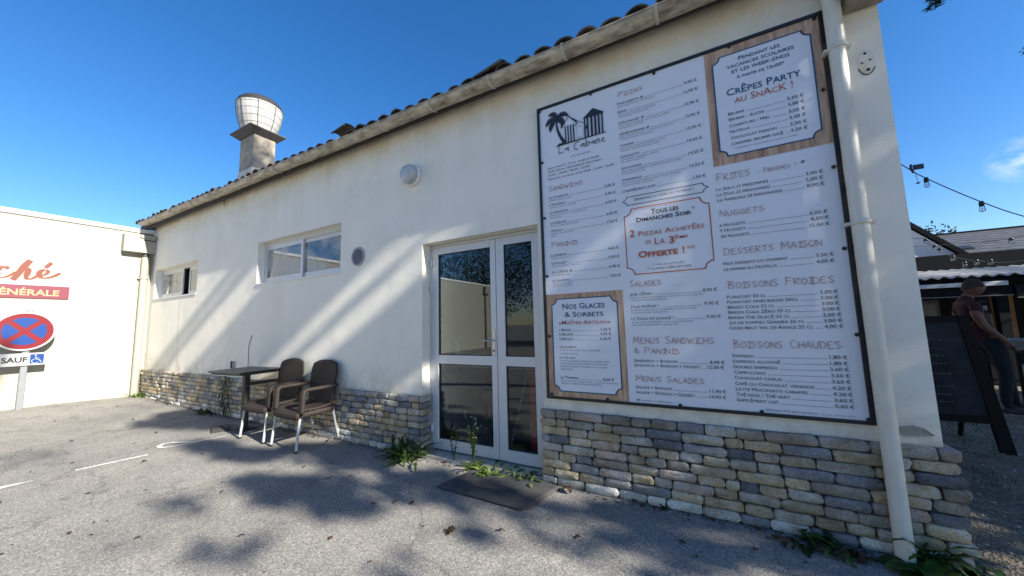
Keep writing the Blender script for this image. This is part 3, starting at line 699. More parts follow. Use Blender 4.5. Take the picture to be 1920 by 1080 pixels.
stones = []     # (x0,x1,z0,z1)
def colr(row, rnd):
    if row == 0: return rnd.choice([6, 6, 6, 5, 6, 3])
    if row == 1: return rnd.choice([6, 5, 0, 3, 5, 1])
    if row == ROWS-1: return rnd.choice([4, 5, 4, 3, 5, 7])
    return rnd.choice([0, 0, 1, 1, 2, 2, 3, 4, 4, 5, 5, 0, 1, 7, 3])
rs = random.Random(5); prevc = {}
for (xa, xb, wmin, wmax) in ((-10.53, -2.66, .11, .20), (-1.275, 1.150, .12, .27)):
    for r_i in range(ROWS):
        x = xa+(0 if r_i % 2 else -.0); ed = R_(.0, .018) if xb > 0 else 0
        z0 = r_i*SH; first = True
        while x < xb-.05:
            w = rs.uniform(wmin, wmax)
            if first and r_i % 2: w *= .6
            if rs.random() < .12: w *= .6
            if x+w > xb-.07: w = xb-x
            if xb > 0 and x+w >= xb-1e-6: w += rs.uniform(-.012, .018)
            first = False
            stones.append([x, x+w, z0+.0025+rs.uniform(-.002, .002), z0+SH-.0025+rs.uniform(-.002, .002), colr(r_i, rs), rs.uniform(.034, .046)])
            x += w+.0045
PL = None
m = MB(); m.box(-10.54, -2.66, -.012, -.001, -.05, .597); m.box(-1.262, 1.125, -.012, -.001, -.05, .597); m.box(1.11, 1.125, -.012, .30, -.05, .597)
PL = W(m, 'plinth', MORT, B)
near = sorted(range(len(stones)), key=lambda i: (stones[i][0]+stones[i][1])*-.5)[:292]
near = set(near); rest = MB(); restm = []
pl = worldloc(PL)
for i, (x0, x1, z0, z1, c, d) in enumerate(stones):
    m, mt = stone_mesh(x1-x0, z1-z0, i, c, d)
    cxs = ((x0+x1)/2, -.010, (z0+z1)/2)
    if i in near:
        o = link('stone', m.mesh('stone', mt), PL, loc=Vector(cxs)-pl); o.rotation_euler = (0, rs.uniform(-.012, .012), 0)
    else:
        rest.add([(v[0]+cxs[0], v[1]+cxs[1], v[2]+cxs[2]) for v in m.v], m.f, c, True)
W(rest, 'far_stones', SM, PL, kind='stuff')
# stones turning into the door reveal on the left jamb, and onto the right gable
for r_i in range(ROWS):
    z0 = r_i*SH; c = colr(r_i, rs)
    m, mt = stone_mesh(.15, SH-.008, 900+r_i, c, .03)
    o = link('stone', m.mesh('stone', mt), PL, loc=Vector((-2.652, .03+rs.uniform(-.008, .008), z0+SH/2))-pl); o.rotation_euler = (0, 0, math.pi/2)
GS = MB(); 
for r_i in range(ROWS):
    y = .03+(.06 if r_i % 2 else 0)
    while y < 7.9:
        w = rs.uniform(.14, .26); m, mt = stone_mesh(w, SH-.008, 1000+r_i*60+int(y*7), 0, .036)
        c = colr(r_i, rs); zc = r_i*SH+SH/2
        GS.add([(1.118-v[1], y+w/2+v[0], zc+v[2]) for v in m.v], m.f, c, True); y += w+.007
W(GS, 'gable_stones', SM, PL, kind='stuff')
# ------------------------------------------------------------- menu board
MBD = thing('menu_board', 'large white snack menu banner with black edging, logo and price lists, right of the door', 'menu board', (-.184, 0, .70))
PANM = mat('banner_white', (.76, .77, .81), .35, var=.03, vscale=3)
INK = mat('ink_black', (.02, .023, .035), .5); NAVY = mat('ink_navy', (.008, .085, .17), .5); ORNG = mat('ink_orange', (.50, .13, .06), .5)
GREY = mat('ink_grey', (.20, .21, .25), .5); HAND = mat('ink_redbrown', (.33, .115, .07), .5); WHITEP = mat('banner_panel_white', (.72, .74, .79), .35)
def mat_woodprint():
    m = bpy.data.materials.new('printed_wood'); m.use_nodes = True; t = m.node_tree; b = t.nodes['Principled BSDF']; l = t.links.new
    b.inputs['Roughness'].default_value = .4
    co = N(t, 'ShaderNodeTexCoord'); mp = N(t, 'ShaderNodeMapping'); mp.inputs['Scale'].default_value = (14, 1, 1.6); l(co.outputs['Object'], mp.inputs['Vector'])
    n = N(t, 'ShaderNodeTexNoise', Scale=1.6, Detail=9.0, Roughness=.6, Distortion=.8); l(mp.outputs['Vector'], n.inputs['Vector'])
    r = ramp(t, [(.26, (.20, .09, .05)), (.40, (.40, .23, .14)), (.55, (.54, .35, .22)), (.74, (.66, .48, .34))]); l(n.outputs['Fac'], r.inputs[0])
    l(r.outputs[0], b.inputs['Base Color']); return m
WOODP = mat_woodprint()
BX0, BX1, BZ0, BZ1 = -1.213, .843, .692, 3.325; YP = -.022
m = MB(); m.box(BX0+.012, BX1-.012, YP, -.003, BZ0+.012, BZ1-.012); W(m, 'banner', PANM, MBD)
m = MB(); t_ = .022
for a, b, c, d in ((BX0, BX1, BZ1-t_, BZ1), (BX0, BX1, BZ0, BZ0+t_), (BX0, BX0+t_, BZ0+t_, BZ1-t_), (BX1-t_*1.1, BX1, BZ0+t_, BZ1-t_)): m.box(a, b, YP-.012, -.001, c, d)
W(m, 'edging', BLACK, MBD)
for x, z in [(-1.187, 3.292), (-.703, 3.297), (-.191, 3.291), (.32, 3.298), (.799, 3.290), (-1.178, 2.795), (-1.176, 2.272), (-1.173, 1.744), (-1.171, 1.219), (-1.17, .73), (-.697, .721), (-.179, .72), (.302, .719), (.814, .721), (.81, 1.214), (.803, 1.74), (.802, 2.264), (.80, 2.787)]:
    m = MB(); m.lathe([(0, -.014), (.006, -.0135), (.0115, -.009), (.012, 0)], n=12, axis='y'); o = link('bolt', m.mesh('bolt', BLACK), MBD, loc=Vector((x, YP-.001, z))-worldloc(MBD))
def flat(pts, y, name, mt):
    m = MB(); m.add([(x, y, z) for x, z in pts], [tuple(range(len(pts)))]); return W(m, name, mt, MBD, fix=False)
YL = [YP-.0015*k for k in range(1, 7)]
flat([(.157, 2.422), (.822, 2.422), (.822, 3.302), (.157, 3.302)], YL[0], 'wood_print', WOODP)
flat([(-1.19, .714), (-.532, .714), (-.532, 1.579), (-1.19, 1.579)], YL[0], 'wood_print', WOODP)
def notched(x0, x1, z0, z1, q):
    P = []
    for cx_, cz_, a0 in ((x0, z0, 90), (x1, z0, 180), (x1, z1, 270), (x0, z1, 360)):
        for k in range(7):
            a = math.radians(a0-15*k); P.append((cx_+q*math.cos(a), cz_+q*math.sin(a)))
    return P
def outline(P, w, y, name, mt):
    m = MB(); n = len(P); cxm = sum(p[0] for p in P)/n; czm = sum(p[1] for p in P)/n
    for i in range(n):
        a, b = P[i], P[(i+1) % n]; d = Vector((b[0]-a[0], b[1]-a[1])); 
        if d.length < 1e-6: continue
        d.normalize(); nn = Vector((-d.y, d.x))*w*.5; e = d*w*.3
        m.add([(a[0]-e.x-nn.x, y, a[1]-e.y-nn.y), (b[0]+e.x-nn.x, y, b[1]+e.y-nn.y), (b[0]+e.x+nn.x, y, b[1]+e.y+nn.y), (a[0]-e.x+nn.x, y, a[1]-e.y+nn.y)], [(0, 1, 2, 3)])
    return W(m, name, mt, MBD, fix=False)
for (x0, x1, z0, z1, q) in ((.206, .769, 2.481, 3.237, .045), (-1.138, -.582, .760, 1.535, .047)):
    P = notched(x0, x1, z0, z1, q); flat(P, YL[1], 'print_panel', WHITEP); outline(P, .0085, YL[2], 'panel_border', NAVY)
outline(notched(-.486, .108, 1.692, 2.219, .055), .0075, YL[1], 'offer_border', ORNG)
P = [(-.459, 2.321), (.080, 2.321), (.083, 2.303), (.112, 2.287), (.083, 2.270), (.080, 2.253), (-.459, 2.253), (-.462, 2.270), (-.492, 2.287), (-.462, 2.303)]
outline(P, .005, YL[1], 'ribbon_border', INK)
# --- lettering with the built-in font
TEXTS = [
 ('t', 'PIZZAS', 'hand', -0.476, -0.279, 3.185, 0.041),
 ('r', 'Margherita', '9,90 €', -0.487, 0.1, 3.117, 1),
 ('r', 'Reine', '12,90 €', -0.487, 0.101, 3.045, 2),
 ('r', '4 Fromages', '13,90 €', -0.487, 0.101, 2.947, 2),
 ('r', 'Végétarienne', '13,90 €', -0.487, 0.101, 2.85, 2),
 ('r', 'Cabane', '13,90 €', -0.487, 0.102, 2.752, 2),
 ('r', 'Chevrette', '14,50 €', -0.487, 0.102, 2.656, 2),
 ('r', 'Savoyarde', '14,50 €', -0.486, 0.102, 2.557, 2),
 ('r', 'Cannibale', '15,50 €', -0.486, 0.103, 2.458, 2),
 ('r', "L'ingrédient supp.", '1,50 €', -0.486, 0.103, 2.364, 0),
 ('t', 'Juillet-Août : 7/7 de 12h00 à 23h00', 'k', -1.126, -0.66, 2.716, 0.017),
 ('t', 'Avril à Juin / Septembre à Novembre :', 'k', -1.127, -0.63, 2.683, 0.018),
 ('t', '12h00 - 14h00 / 18h30 - 22h00', 'k', -1.128, -0.741, 2.65, 0.017),
 ('t', 'Week-End, vacances, jours fériés : 12h00 - 22h00', 'k', -1.13, -0.543, 2.613, 0.017),
 ('t', 'SANDWICHS', 'hand', -1.126, -0.805, 2.509, 0.047),
 ('r', 'Le Classique', '3,90 €', -1.125, -0.544, 2.439, 1),
 ('r', "L'Original", '4,90 €', -1.124, -0.542, 2.372, 1),
 ('r', 'Le Français', '6,20 €', -1.124, -0.541, 2.3, 2),
 ('r', 'Le Suédois', '6,50 €', -1.122, -0.539, 2.202, 1),
 ('r', "L'Écolo", '7,50 €', -1.122, -0.538, 2.133, 2),
 ('t', 'PANINIS', 'hand', -1.119, -0.871, 1.996, 0.044),
 ('r', 'Le Jambon', '4,60 €', -1.126, -0.543, 1.913, 1),
 ('r', 'Le Poulet', '5,90 €', -1.124, -0.542, 1.841, 1),
 ('r', 'La Chèvre', '6,90 €', -1.122, -0.541, 1.764, 1),
 ('r', 'Le Saumon', '7,50 €', -1.121, -0.54, 1.687, 2),
 ('t', 'SALADES', 'hand', -0.477, -0.242, 1.595, 0.049),
 ('r', 'Ave, César !', '8,90 €', -0.478, 0.111, 1.526, 2),
 ('r', "J'suis fraîche !", '9,90 €', -0.478, 0.114, 1.43, 2),
 ('r', 'Le Thon est donné !', '9,90 €', -0.478, 0.12, 1.336, 2),
 ('t', 'MENUS SANDWICHS', 'hand', -0.476, 0.071, 1.157, 0.054),
 ('t', '& PANINIS', 'hand', -0.478, -0.154, 1.083, 0.044),
 ('r', 'Sandwich + Boisson', '8,90 €', -0.48, 0.117, 1.018, 0),
 ('r', 'Sandwich + Boisson + Dessert', '12,00 €', -0.48, 0.111, 0.984, 0),
 ('t', 'MENUS SALADES', 'hand', -0.474, -0.011, 0.876, 0.046),
 ('r', 'Salade + Boisson', '11,90 €', -0.477, 0.111, 0.821, 0),
 ('r', 'Salade + Boisson + Dessert', '14,90 €', -0.477, 0.109, 0.783, 0),
 ('t', 'adapté aux végétariens', 'k', -0.446, -0.229, 0.729, 0.01),
 ('t', 'Pendant les', 'n', 0.368, 0.607, 3.172, 0.035),
 ('t', 'vacances scolaires', 'n', 0.294, 0.679, 3.128, 0.029),
 ('t', 'et les week-ends', 'n', 0.32, 0.652, 3.085, 0.028),
 ('t', 'A partir de 15h00*', 'n', 0.346, 0.62, 3.037, 0.024),
 ('t', 'Crêpes Party', 'n', 0.278, 0.699, 2.925, 0.05),
 ('t', 'au SnAcK !', 'o', 0.32, 0.652, 2.858, 0.046),
 ('r', 'Beurre', '2,50 €', 0.276, 0.7, 2.777, 0),
 ('r', 'Beurre - Sucre', '3,00 €', 0.276, 0.7, 2.735, 0),
 ('r', 'Confiture / Miel', '3,00 €', 0.276, 0.7, 2.686, 0),
 ('r', 'Nutella', '3,50 €', 0.276, 0.7, 2.643, 0),
 ('r', 'Chocolat maison', '3,50 €', 0.277, 0.7, 2.596, 0),
 ('r', 'Caramel beurre salé', '3,50 €', 0.277, 0.7, 2.552, 0),
 ('t', '*uniquement et hors rupture aux vacances scolaires', 'g', 0.296, 0.644, 2.521, 0.011),
 ('t', 'FRITES', 'hand', 0.167, 0.375, 2.312, 0.053),
 ('t', '- FRAÎCHES !', 'hand2', 0.404, 0.62, 2.313, 0.032),
 ('r', 'La Solo (1 personne)', '3,00 €', 0.16, 0.749, 2.24, 0),
 ('r', 'La Duo (2 personnes)', '5,00 €', 0.161, 0.747, 2.2, 0),
 ('r', 'La Familiale (4 personnes)', '8,00 €', 0.162, 0.749, 2.159, 0),
 ('t', 'NUGGETS', 'hand', 0.167, 0.432, 2.048, 0.045),
 ('r', '6 Nuggets', '6,00 €', 0.16, 0.746, 1.977, 0),
 ('r', '9 Nuggets', '8,00 €', 0.16, 0.75, 1.938, 0),
 ('r', '20 Nuggets', '15,00 €', 0.162, 0.75, 1.896, 0),
 ('t', 'DESSERTS MAISON', 'hand', 0.17, 0.707, 1.772, 0.051),
 ('r', 'Nos desserts du moment', '3,50 €', 0.163, 0.751, 1.702, 0),
 ('r', 'Le panini au Nutella', '4,00 €', 0.163, 0.75, 1.661, 0),
 ('t', 'BOISSONS FROIDES', 'hand', 0.177, 0.744, 1.534, 0.052),
 ('r', 'Plancoet 50 cl', '3,00 €', 0.165, 0.749, 1.467, 0),
 ('r', 'Plancoet fines bulles 50cl', '3,00 €', 0.165, 0.749, 1.432, 0),
 ('r', 'Breizh Cola 33 cl', '3,00 €', 0.165, 0.75, 1.396, 0),
 ('r', 'Breizh Cola Zéro 33 cl', '3,00 €', 0.165, 0.751, 1.361, 0),
 ('r', 'Breizh The Glacé 33 cl', '3,00 €', 0.164, 0.751, 1.325, 0),
 ('r', 'Jus de pommes Granini 25 cl', '3,00 €', 0.164, 0.752, 1.29, 0),
 ('r', 'Cidre Brut Val de Rance 25 cl', '4,00 €', 0.164, 0.753, 1.254, 0),
 ('t', 'BOISSONS CHAUDES', 'hand', 0.177, 0.738, 1.13, 0.053),
 ('r', 'Expresso', '1,80 €', 0.167, 0.753, 1.067, 0),
 ('r', 'Expresso allongé', '1,80 €', 0.167, 0.753, 1.03, 0),
 ('r', 'Double expresso', '3,60 €', 0.168, 0.754, 0.994, 0),
 ('r', 'Cappuccino', '3,60 €', 0.168, 0.755, 0.957, 0),
 ('r', 'Chocolat chaud', '3,60 €', 0.168, 0.755, 0.921, 0),
 ('r', 'Café ou Chocolat viennois', '4,20 €', 0.168, 0.756, 0.883, 0),
 ('r', 'Latte Macchiato caramel', '4,20 €', 0.169, 0.757, 0.847, 0),
 ('r', 'Thé noir / Thé vert', '3,60 €', 0.169, 0.757, 0.811, 0),
 ('r', 'Supplément lait', '0,60 €', 0.169, 0.758, 0.776, 0),
 ('t', '2023 prix TTC nets en euros.', 'k', 0.323, 0.589, 0.728, 0.013),
 ('t', 'service compris 15 %.', 'k', 0.602, 0.758, 0.729, 0.007),
 ('t', 'Nos Glaces', 'n', -1.041, -0.68, 1.446, 0.047),
 ('t', '& Sorbets', 'n', -1.024, -0.695, 1.379, 0.042),
 ('t', '«Maître-Artisan»', 'o', -1.082, -0.639, 1.316, 0.033),
 ('r', '1 Boule', '2,50 €', -1.078, -0.639, 1.26, 0),
 ('r', '2 Boules', '4,50 €', -1.08, -0.641, 1.223, 0),
 ('r', '3 Boules', '6,30 €', -1.081, -0.644, 1.184, 0),
 ('t', 'Les Sorbets', 'k', -1.079, -0.931, 1.119, 0.018),
 ('t', 'Les Glaces', 'k', -1.083, -0.947, 1.031, 0.018),
 ('r', 'Le Topping', '0,50 €', -1.081, -0.638, 0.863, 2),
 ('t', 'Demandez la pizza du moment !', 'k', -0.403, 0.019, 2.282, 0.021),
 ('t', 'Tous les', 'kb', -0.285, -0.091, 2.153, 0.038),
 ('t', 'Dimanches Soir', 'kb', -0.396, -0.01, 2.104, 0.035),
 ('t', '2', 'ob', -0.451, -0.417, 1.992, 0.055),
 ('t', 'Pizzas Achetées', 'o', -0.387, 0.067, 1.99, 0.039),
 ('t', '= La', 'o', -0.337, -0.2, 1.909, 0.052),
 ('t', '3', 'ob', -0.172, -0.135, 1.905, 0.052),
 ('t', 'ème', 'o', -0.127, -0.043, 1.933, 0.028),
 ('t', 'Offerte', 'ob', -0.398, -0.117, 1.819, 0.05),
 ('t', '!**', 'ob', -0.086, 0.016, 1.819, 0.054),
 ('t', '* hors juillet/août', 'k', -0.297, -0.081, 1.748, 0.014),
 ('t', '** la moins chère des trois', 'k', -0.34, -0.036, 1.716, 0.019),
 ('t', 'La', 'pen', -1.014, -0.923, 2.837, 0.065),
 ('t', 'Cabane', 'pen', -0.883, -0.605, 2.825, 0.065),
 ('t', 'LE SNACK', 'g', -0.903, -0.731, 2.777, 0.014),
]

SETS = {'k': INK, 'kb': INK, 'n': NAVY, 'o': ORNG, 'ob': ORNG, 'g': GREY}
LET = {}
ZC = [0]
def put(mt, vs, fs):
    ZC[0] = (ZC[0]+1) % 60; k = ZC[0]*1.5e-5 if len(vs) < 40 else 0
    vs = [(v[0], v[1]-k, v[2]) for v in vs]; LET.setdefault(mt.name, (mt, MB()))[1].add(vs, fs)
jobs = []
def text(s, x, z, size, mt, align='L', fitw=None, bold=0, small=.80, y=YL[3]):
    s = ''.join(ch.upper() if ch in 'éèêëàâîïôûçâ' else ch for ch in s)
    c = bpy.data.curves.new('txt', 'FONT'); c.body = s; c.size = size/.70; c.resolution_u = 2; c.offset = bold*size; c.small_caps_scale = small; c.fill_mode = 'FRONT'
    for i, ch in enumerate(s):
        if ch.islower(): c.body_format[i].use_small_caps = True
    o = bpy.data.objects.new('txt', c); COL.objects.link(o); jobs.append((o, x, z, mt, align, fitw, y)); return len(jobs)-1
rows_ = []
DESC = {'Margherita': ['(base sauce tomate, mozzarella)'], 'Reine': ['(base tomate, jambon, mozzarella,', 'champignons de paris frais)'],
 '4 Fromages': ['(base tomate, emmental, mozzarella, chèvre,', 'fromage bleu, origan)'], 'Végétarienne': ['(base tomate, poivrons, champignons, oignons,', 'tomates fraîches, mozzarella)'],
 'Cabane': ['(base crème, lardons, mozzarella, oeuf,', 'oignons, champignons frais, persil)'], 'Chevrette': ['(base crème, mozzarella, chèvre,', 'miel, noix, roquette)'],
 'Savoyarde': ['(base crème, mozzarella, lardons, pommes de terre,', 'fromage à raclette)'], 'Cannibale': ['(base tomate, mozzarella, boeuf haché, merguez,', 'poulet, chorizo, oignons)'],
 'Le Classique': ['(jambon, beurre, salade)'], "L'Original": ['(jambon, emmental, crudités)'], 'Le Français': ['(poulet rôti, salade, tomate, oignons,', 'mayonnaise)'], 'Le Suédois': ['(saumon fumé, crème, citron)'],
 "L'Écolo": ['(chèvre, crudités, salade,', 'pesto)'], 'Le Jambon': ['(jambon, emmental)'], 'Le Poulet': ['(poulet, emmental, tomates)'], 'La Chèvre': ['(chèvre, miel, noix)'], 'Le Saumon': ['(saumon fumé, crème,', 'ciboulette, citron)'],
 'Ave, César !': ['(poulet, copeaux de parmesan, croûtons à l\'ail, tomates,', 'oignons, salade, sauce césar)'], "J'suis fraîche !": ['(jambon de pays, melon, mozzarella, tomates cerises,', 'oignons, salade, vinaigrette)'],
 'Le Thon est donné !': ['(thon, tomates fraîches, olives, oignons rouges,', 'maïs, oeuf, salade, sauce vinaigrette)'], 'Le Topping': ['sauce chocolat, sauce caramel, coulis fruits rouges,', 'chantilly, amandes, éclats de noisettes']}
VEG = {'Margherita', '4 Fromages', 'Végétarienne', 'La Chèvre'}
for T in TEXTS:
    if T[0] == 'r':
        _, nm, pr_, x0, x1, z, d = T
        a = text(nm, x0, z, .0215, INK, bold=.0, small=.84); b = text(pr_, x1, z, .0225, INK, 'R', bold=.0)
        rows_.append((a, b, z, nm in VEG))
        for k, s in enumerate(DESC.get(nm, [])[:d]): text(s, x0+.002, z-.0225-.020*k, .0125, GREY, small=.85)
    else:
        _, s, kind, x0, x1, z, h = T
        if s == '!**':
            text('!', x0, z, .052, ORNG, bold=.03); text('**', x0+.026, z+.008, .045, ORNG)
        elif kind in SETS:
            h = {'Pendant les': .030, 'vacances scolaires': .030, 'et les week-ends': .030, 'Crêpes Party': .052, 'au SnAcK !': .050, '!**': .048}.get(s, h)
            text(s, x0, z, h, SETS[kind], fitw=x1-x0, bold={'kb': .022, 'ob': .04, 'n': .012, 'o': .004, 'k': .0, 'g': 0}[kind], small=.78 if kind != 'n' else .82)
for s, z in (('(citron vert, fraise, pêche, framboise,', 1.094), ('mangue, passion)', 1.066), ('(vanille bourbon, chocolat, caramel, café,', 1.006), ('beurre salé, pistache, noisette, rhum-raisin,', .983), ('menthe-chocolat, noix de coco, yaourt,', .960), ('spéculoos)', .937)):
    text(s, -1.079, z, .0135, GREY, small=.85)
for s, x, z, b in (("*", -.003, 2.126, .03),): text(s, x, z, .03, INK, bold=b)
dg = bpy.context.evaluated_depsgraph_get(); dg.update()
ext = []
for (o, x, z, mt, al, fw_, y) in jobs:
    me = o.evaluated_get(dg).to_mesh(); vs = [v.co.copy() for v in me.vertices]; fs = [tuple(p.vertices) for p in me.polygons]
    if not vs: ext.append((x, x)); continue
    x0 = min(v.x for v in vs); x1 = max(v.x for v in vs); k = (fw_/(x1-x0)) if fw_ else 1.06
    w = (x1-x0)*k; xs_ = x if al == 'L' else x-w
    put(mt, [(xs_+(v.x-x0)*k, y, z+v.y) for v in vs], fs); ext.append((xs_, xs_+w)); o.evaluated_get(dg).to_mesh_clear()
for (o, *_r) in jobs:
    c = o.data; bpy.data.objects.remove(o, do_unlink=True); bpy.data.curves.remove(c)
def seg(a, b, w, mt, y=YL[3], w2=None):
    w2 = w if w2 is None else w2
    d = Vector((b[0]-a[0], b[1]-a[1])); 
    if d.length < 1e-7: return
    d.normalize(); n = Vector((-d.y, d.x))
    put(mt, [(a[0]-n.x*w/2, y, a[1]-n.y*w/2), (b[0]-n.x*w2/2, y, b[1]-n.y*w2/2), (b[0]+n.x*w2/2, y, b[1]+n.y*w2/2), (a[0]+n.x*w/2, y, a[1]+n.y*w/2)], [(0, 1, 2, 3)])
def pline(P, w, mt, y=YL[3], taper=None):
    for i, (a, b) in enumerate(zip(P, P[1:])):
        if taper: seg(a, b, taper(i/(len(P)-1))*w, mt, y, taper((i+1)/(len(P)-1))*w)
        else: seg(a, b, w, mt, y)
def veg(x, z):
    P = [(x+.010*math.cos(k*.6), z+.010*math.sin(k*.6)) for k in range(10)]; pline(P, .002, INK); pline([(x-.004, z-.002), (x+.001, z-.004), (x+.007, z+.006), (x-.002, z+.004), (x-.004, z-.002)], .004, INK)
for a, b, z, v in rows_:
    xa = ext[a][1]+.012
    if v: veg(xa+.012, z+.008); xa += .032
    seg((xa, z+.001), (ext[b][0]-.010, z+.001), .0022, GREY)
veg(.655, 2.335); veg(-.466, .734)
# --- hand-drawn section titles: own thin stroke alphabet (unit box, width about .7)
G = {'P': [[(.05, 0), (.08, 1)], [(.0, .98), (.45, 1), (.62, .8), (.5, .55), (.08, .48)]], 'I': [[(.3, 0), (.3, 1)], [(.08, 1), (.55, .98)], [(.05, .02), (.55, 0)]],
 'Z': [[(.05, .97), (.6, 1), (.03, .02), (.65, .0)]], 'A': [[(.0, 0), (.32, 1), (.65, 0)], [(.12, .38), (.55, .38)]], 'S': [[(.6, .9), (.3, 1), (.07, .8), (.3, .55), (.58, .3), (.35, .02), (.02, .12)]],
 'N': [[(.05, 0), (.07, 1), (.6, .02), (.62, 1)]], 'D': [[(.07, 1), (.07, 0)], [(.0, 1), (.4, .95), (.66, .55), (.45, .1), (.0, 0)]], 'W': [[(.0, 1), (.2, 0), (.4, .7), (.6, 0), (.82, 1)]],
 'C': [[(.6, .85), (.35, 1), (.06, .6), (.15, .12), (.4, 0), (.64, .15)]], 'H': [[(.05, 0), (.08, 1)], [(.58, 0), (.6, 1)], [(.0, .5), (.66, .52)]], 'L': [[(.1, 1), (.07, .02), (.6, .0)]],
 'E': [[(.6, 1), (.08, .97), (.06, 0), (.62, .02)], [(.06, .52), (.5, .54)]], 'M': [[(.02, 0), (.1, 1), (.38, .3), (.66, 1), (.78, 0)]], 'U': [[(.06, 1), (.08, .2), (.3, 0), (.55, .15), (.6, 1)]],
 '&': [[(.65, .0), (.15, .75), (.3, 1), (.45, .8), (.08, .3), (.2, .02), (.45, .05), (.65, .45)]], 'R': [[(.05, 0), (.08, 1)], [(.0, .97), (.45, 1), (.58, .75), (.1, .5), (.62, 0)]],
 'F': [[(.07, 0), (.09, 1)], [(.0, 1), (.62, .98)], [(.05, .52), (.48, .54)]], 'O': [[(.34, 1), (.06, .7), (.07, .25), (.34, 0), (.6, .28), (.6, .75), (.34, 1)]], 'G': [[(.6, .85), (.35, 1), (.06, .6), (.12, .12), (.4, 0), (.6, .15), (.6, .48), (.32, .46)]],
 'B': [[(.06, 0), (.08, 1)], [(.0, 1), (.42, .97), (.52, .75), (.1, .53), (.55, .42), (.56, .12), (.0, 0)]], 'T': [[(.32, 0), (.33, 1)], [(.0, .97), (.66, 1)]], 'Î': [[(.3, 0), (.3, .9)], [(.1, 1.1), (.3, 1.25), (.5, 1.1)]], '-': [[(.1, .45), (.5, .47)]], '!': [[(.3, .3), (.33, 1)], [(.3, 0), (.31, .08)]], ' ': []}
def hand(s, x0, x1, z, h, w=.0032):
    words = s.split(' '); wd = lambda c, big: (.92 if c in 'MW' else .45 if c in 'I!Î' else .78)*(1 if big else .82)
    tot = 0; lay = []; big = True
    for c in s:
        if c == ' ': tot += .55; big = True; continue
        lay.append((c, tot, big)); tot += wd(c, big); big = False
    k = (x1-x0)/tot
    r = random.Random(len(s)*7+ord(s[0]))
    for c, p, b in lay:
        hh = h*(1 if b else .80); ww = k*(1 if b else .82)
        for st in G[c]:
            for rep in range(2):      # sketched twice, as with a marker
                off = (rep-.5)*.006
                P = [(x0+p*k+u*ww+off+r.uniform(-.0022, .0022), z+v*hh+off*.4+r.uniform(-.0022, .0022)) for u, v in st]; pline(P, w*(.8 if rep else .6), HAND)
for T in TEXTS:
    if T[0] == 't' and T[2] in ('hand', 'hand2'): hand(T[1], T[3], T[4], T[5], T[6]*(1.0), .0025 if T[2] == 'hand' else .0021)
# --- the logo
def bez(P, n=10):
    out = []
    for k in range(n+1):
        t = k/n; Q = [Vector(p) for p in P]
        while len(Q) > 1: Q = [a.lerp(b, t) for a, b in zip(Q, Q[1:])]
        out.append((Q[0].x, Q[0].y))
    return out
def fill(P, mt, y=YL[3]): put(mt, [(x, y, z) for x, z in P], [tuple(range(len(P)))])
pline(bez([(-1.022, 3.165), (-1.035, 3.07), (-1.0, 3.0), (-.955, 2.925)], 10), .018, INK, taper=lambda t: .75+.9*t)
def frond(P, w):
    pts = bez(P, 9); pline(pts, w, INK, taper=lambda t: .35+1.9*math.sin(math.pi*min(1, t*.9+.08)))
for P in ([(-1.022, 3.168), (-1.06, 3.20), (-1.11, 3.17), (-1.129, 3.125)], [(-1.022, 3.168), (-1.07, 3.15), (-1.09, 3.10), (-1.088, 3.065)], [(-1.022, 3.168), (-1.03, 3.23), (-1.07, 3.24), (-1.10, 3.222)],
          [(-1.022, 3.165), (-.99, 3.215), (-.945, 3.21), (-.912, 3.165)], [(-1.022, 3.165), (-.975, 3.17), (-.955, 3.13), (-.982, 3.068)], [(-1.022, 3.168), (-1.0, 3.14), (-.96, 3.15), (-.957, 3.095)]): frond(P, .021)
fill([(-1.037, 2.913), (-1.0, 2.935), (-.99, 2.925), (-.97, 2.945), (-.95, 2.922), (-.60, 2.922), (-.582, 2.915), (-1.037, 2.908)], INK)
for x in (-.943, -.918, -.893, -.868): seg((x, 2.92), (x-.003, 3.078), .011, INK)
pline([(-.955, 3.105), (-.912, 3.165), (-.838, 3.09), (-.852, 3.052)], .0055, INK); fill([(-.912, 3.165), (-.83, 3.095), (-.842, 3.078), (-.91, 3.155)], INK)
pline([(-.850, 3.049), (-.817, 3.088), (-.775, 3.052)], .0045, INK); pline([(-.84, 3.04), (-.842, 2.925)], .0018, INK); pline([(-.785, 3.04), (-.783, 2.925)], .0018, INK); seg((-.825, 3.035), (-.80, 3.04), .004, INK); seg((-.83, 2.935), (-.80, 2.937), .004, INK)
fill([(-.782, 3.098), (-.692, 3.166), (-.602, 3.104), (-.606, 3.094), (-.775, 3.092)], INK)
for x, w in ((-.768, .013), (-.742, .016), (-.708, .018), (-.676, .018), (-.646, .016), (-.617, .013)): seg((x, 2.92), (x, 3.095), w, INK)
fill([(-.762, 3.02), (-.752, 3.035), (-.742, 3.02), (-.752, 2.99)], INK)
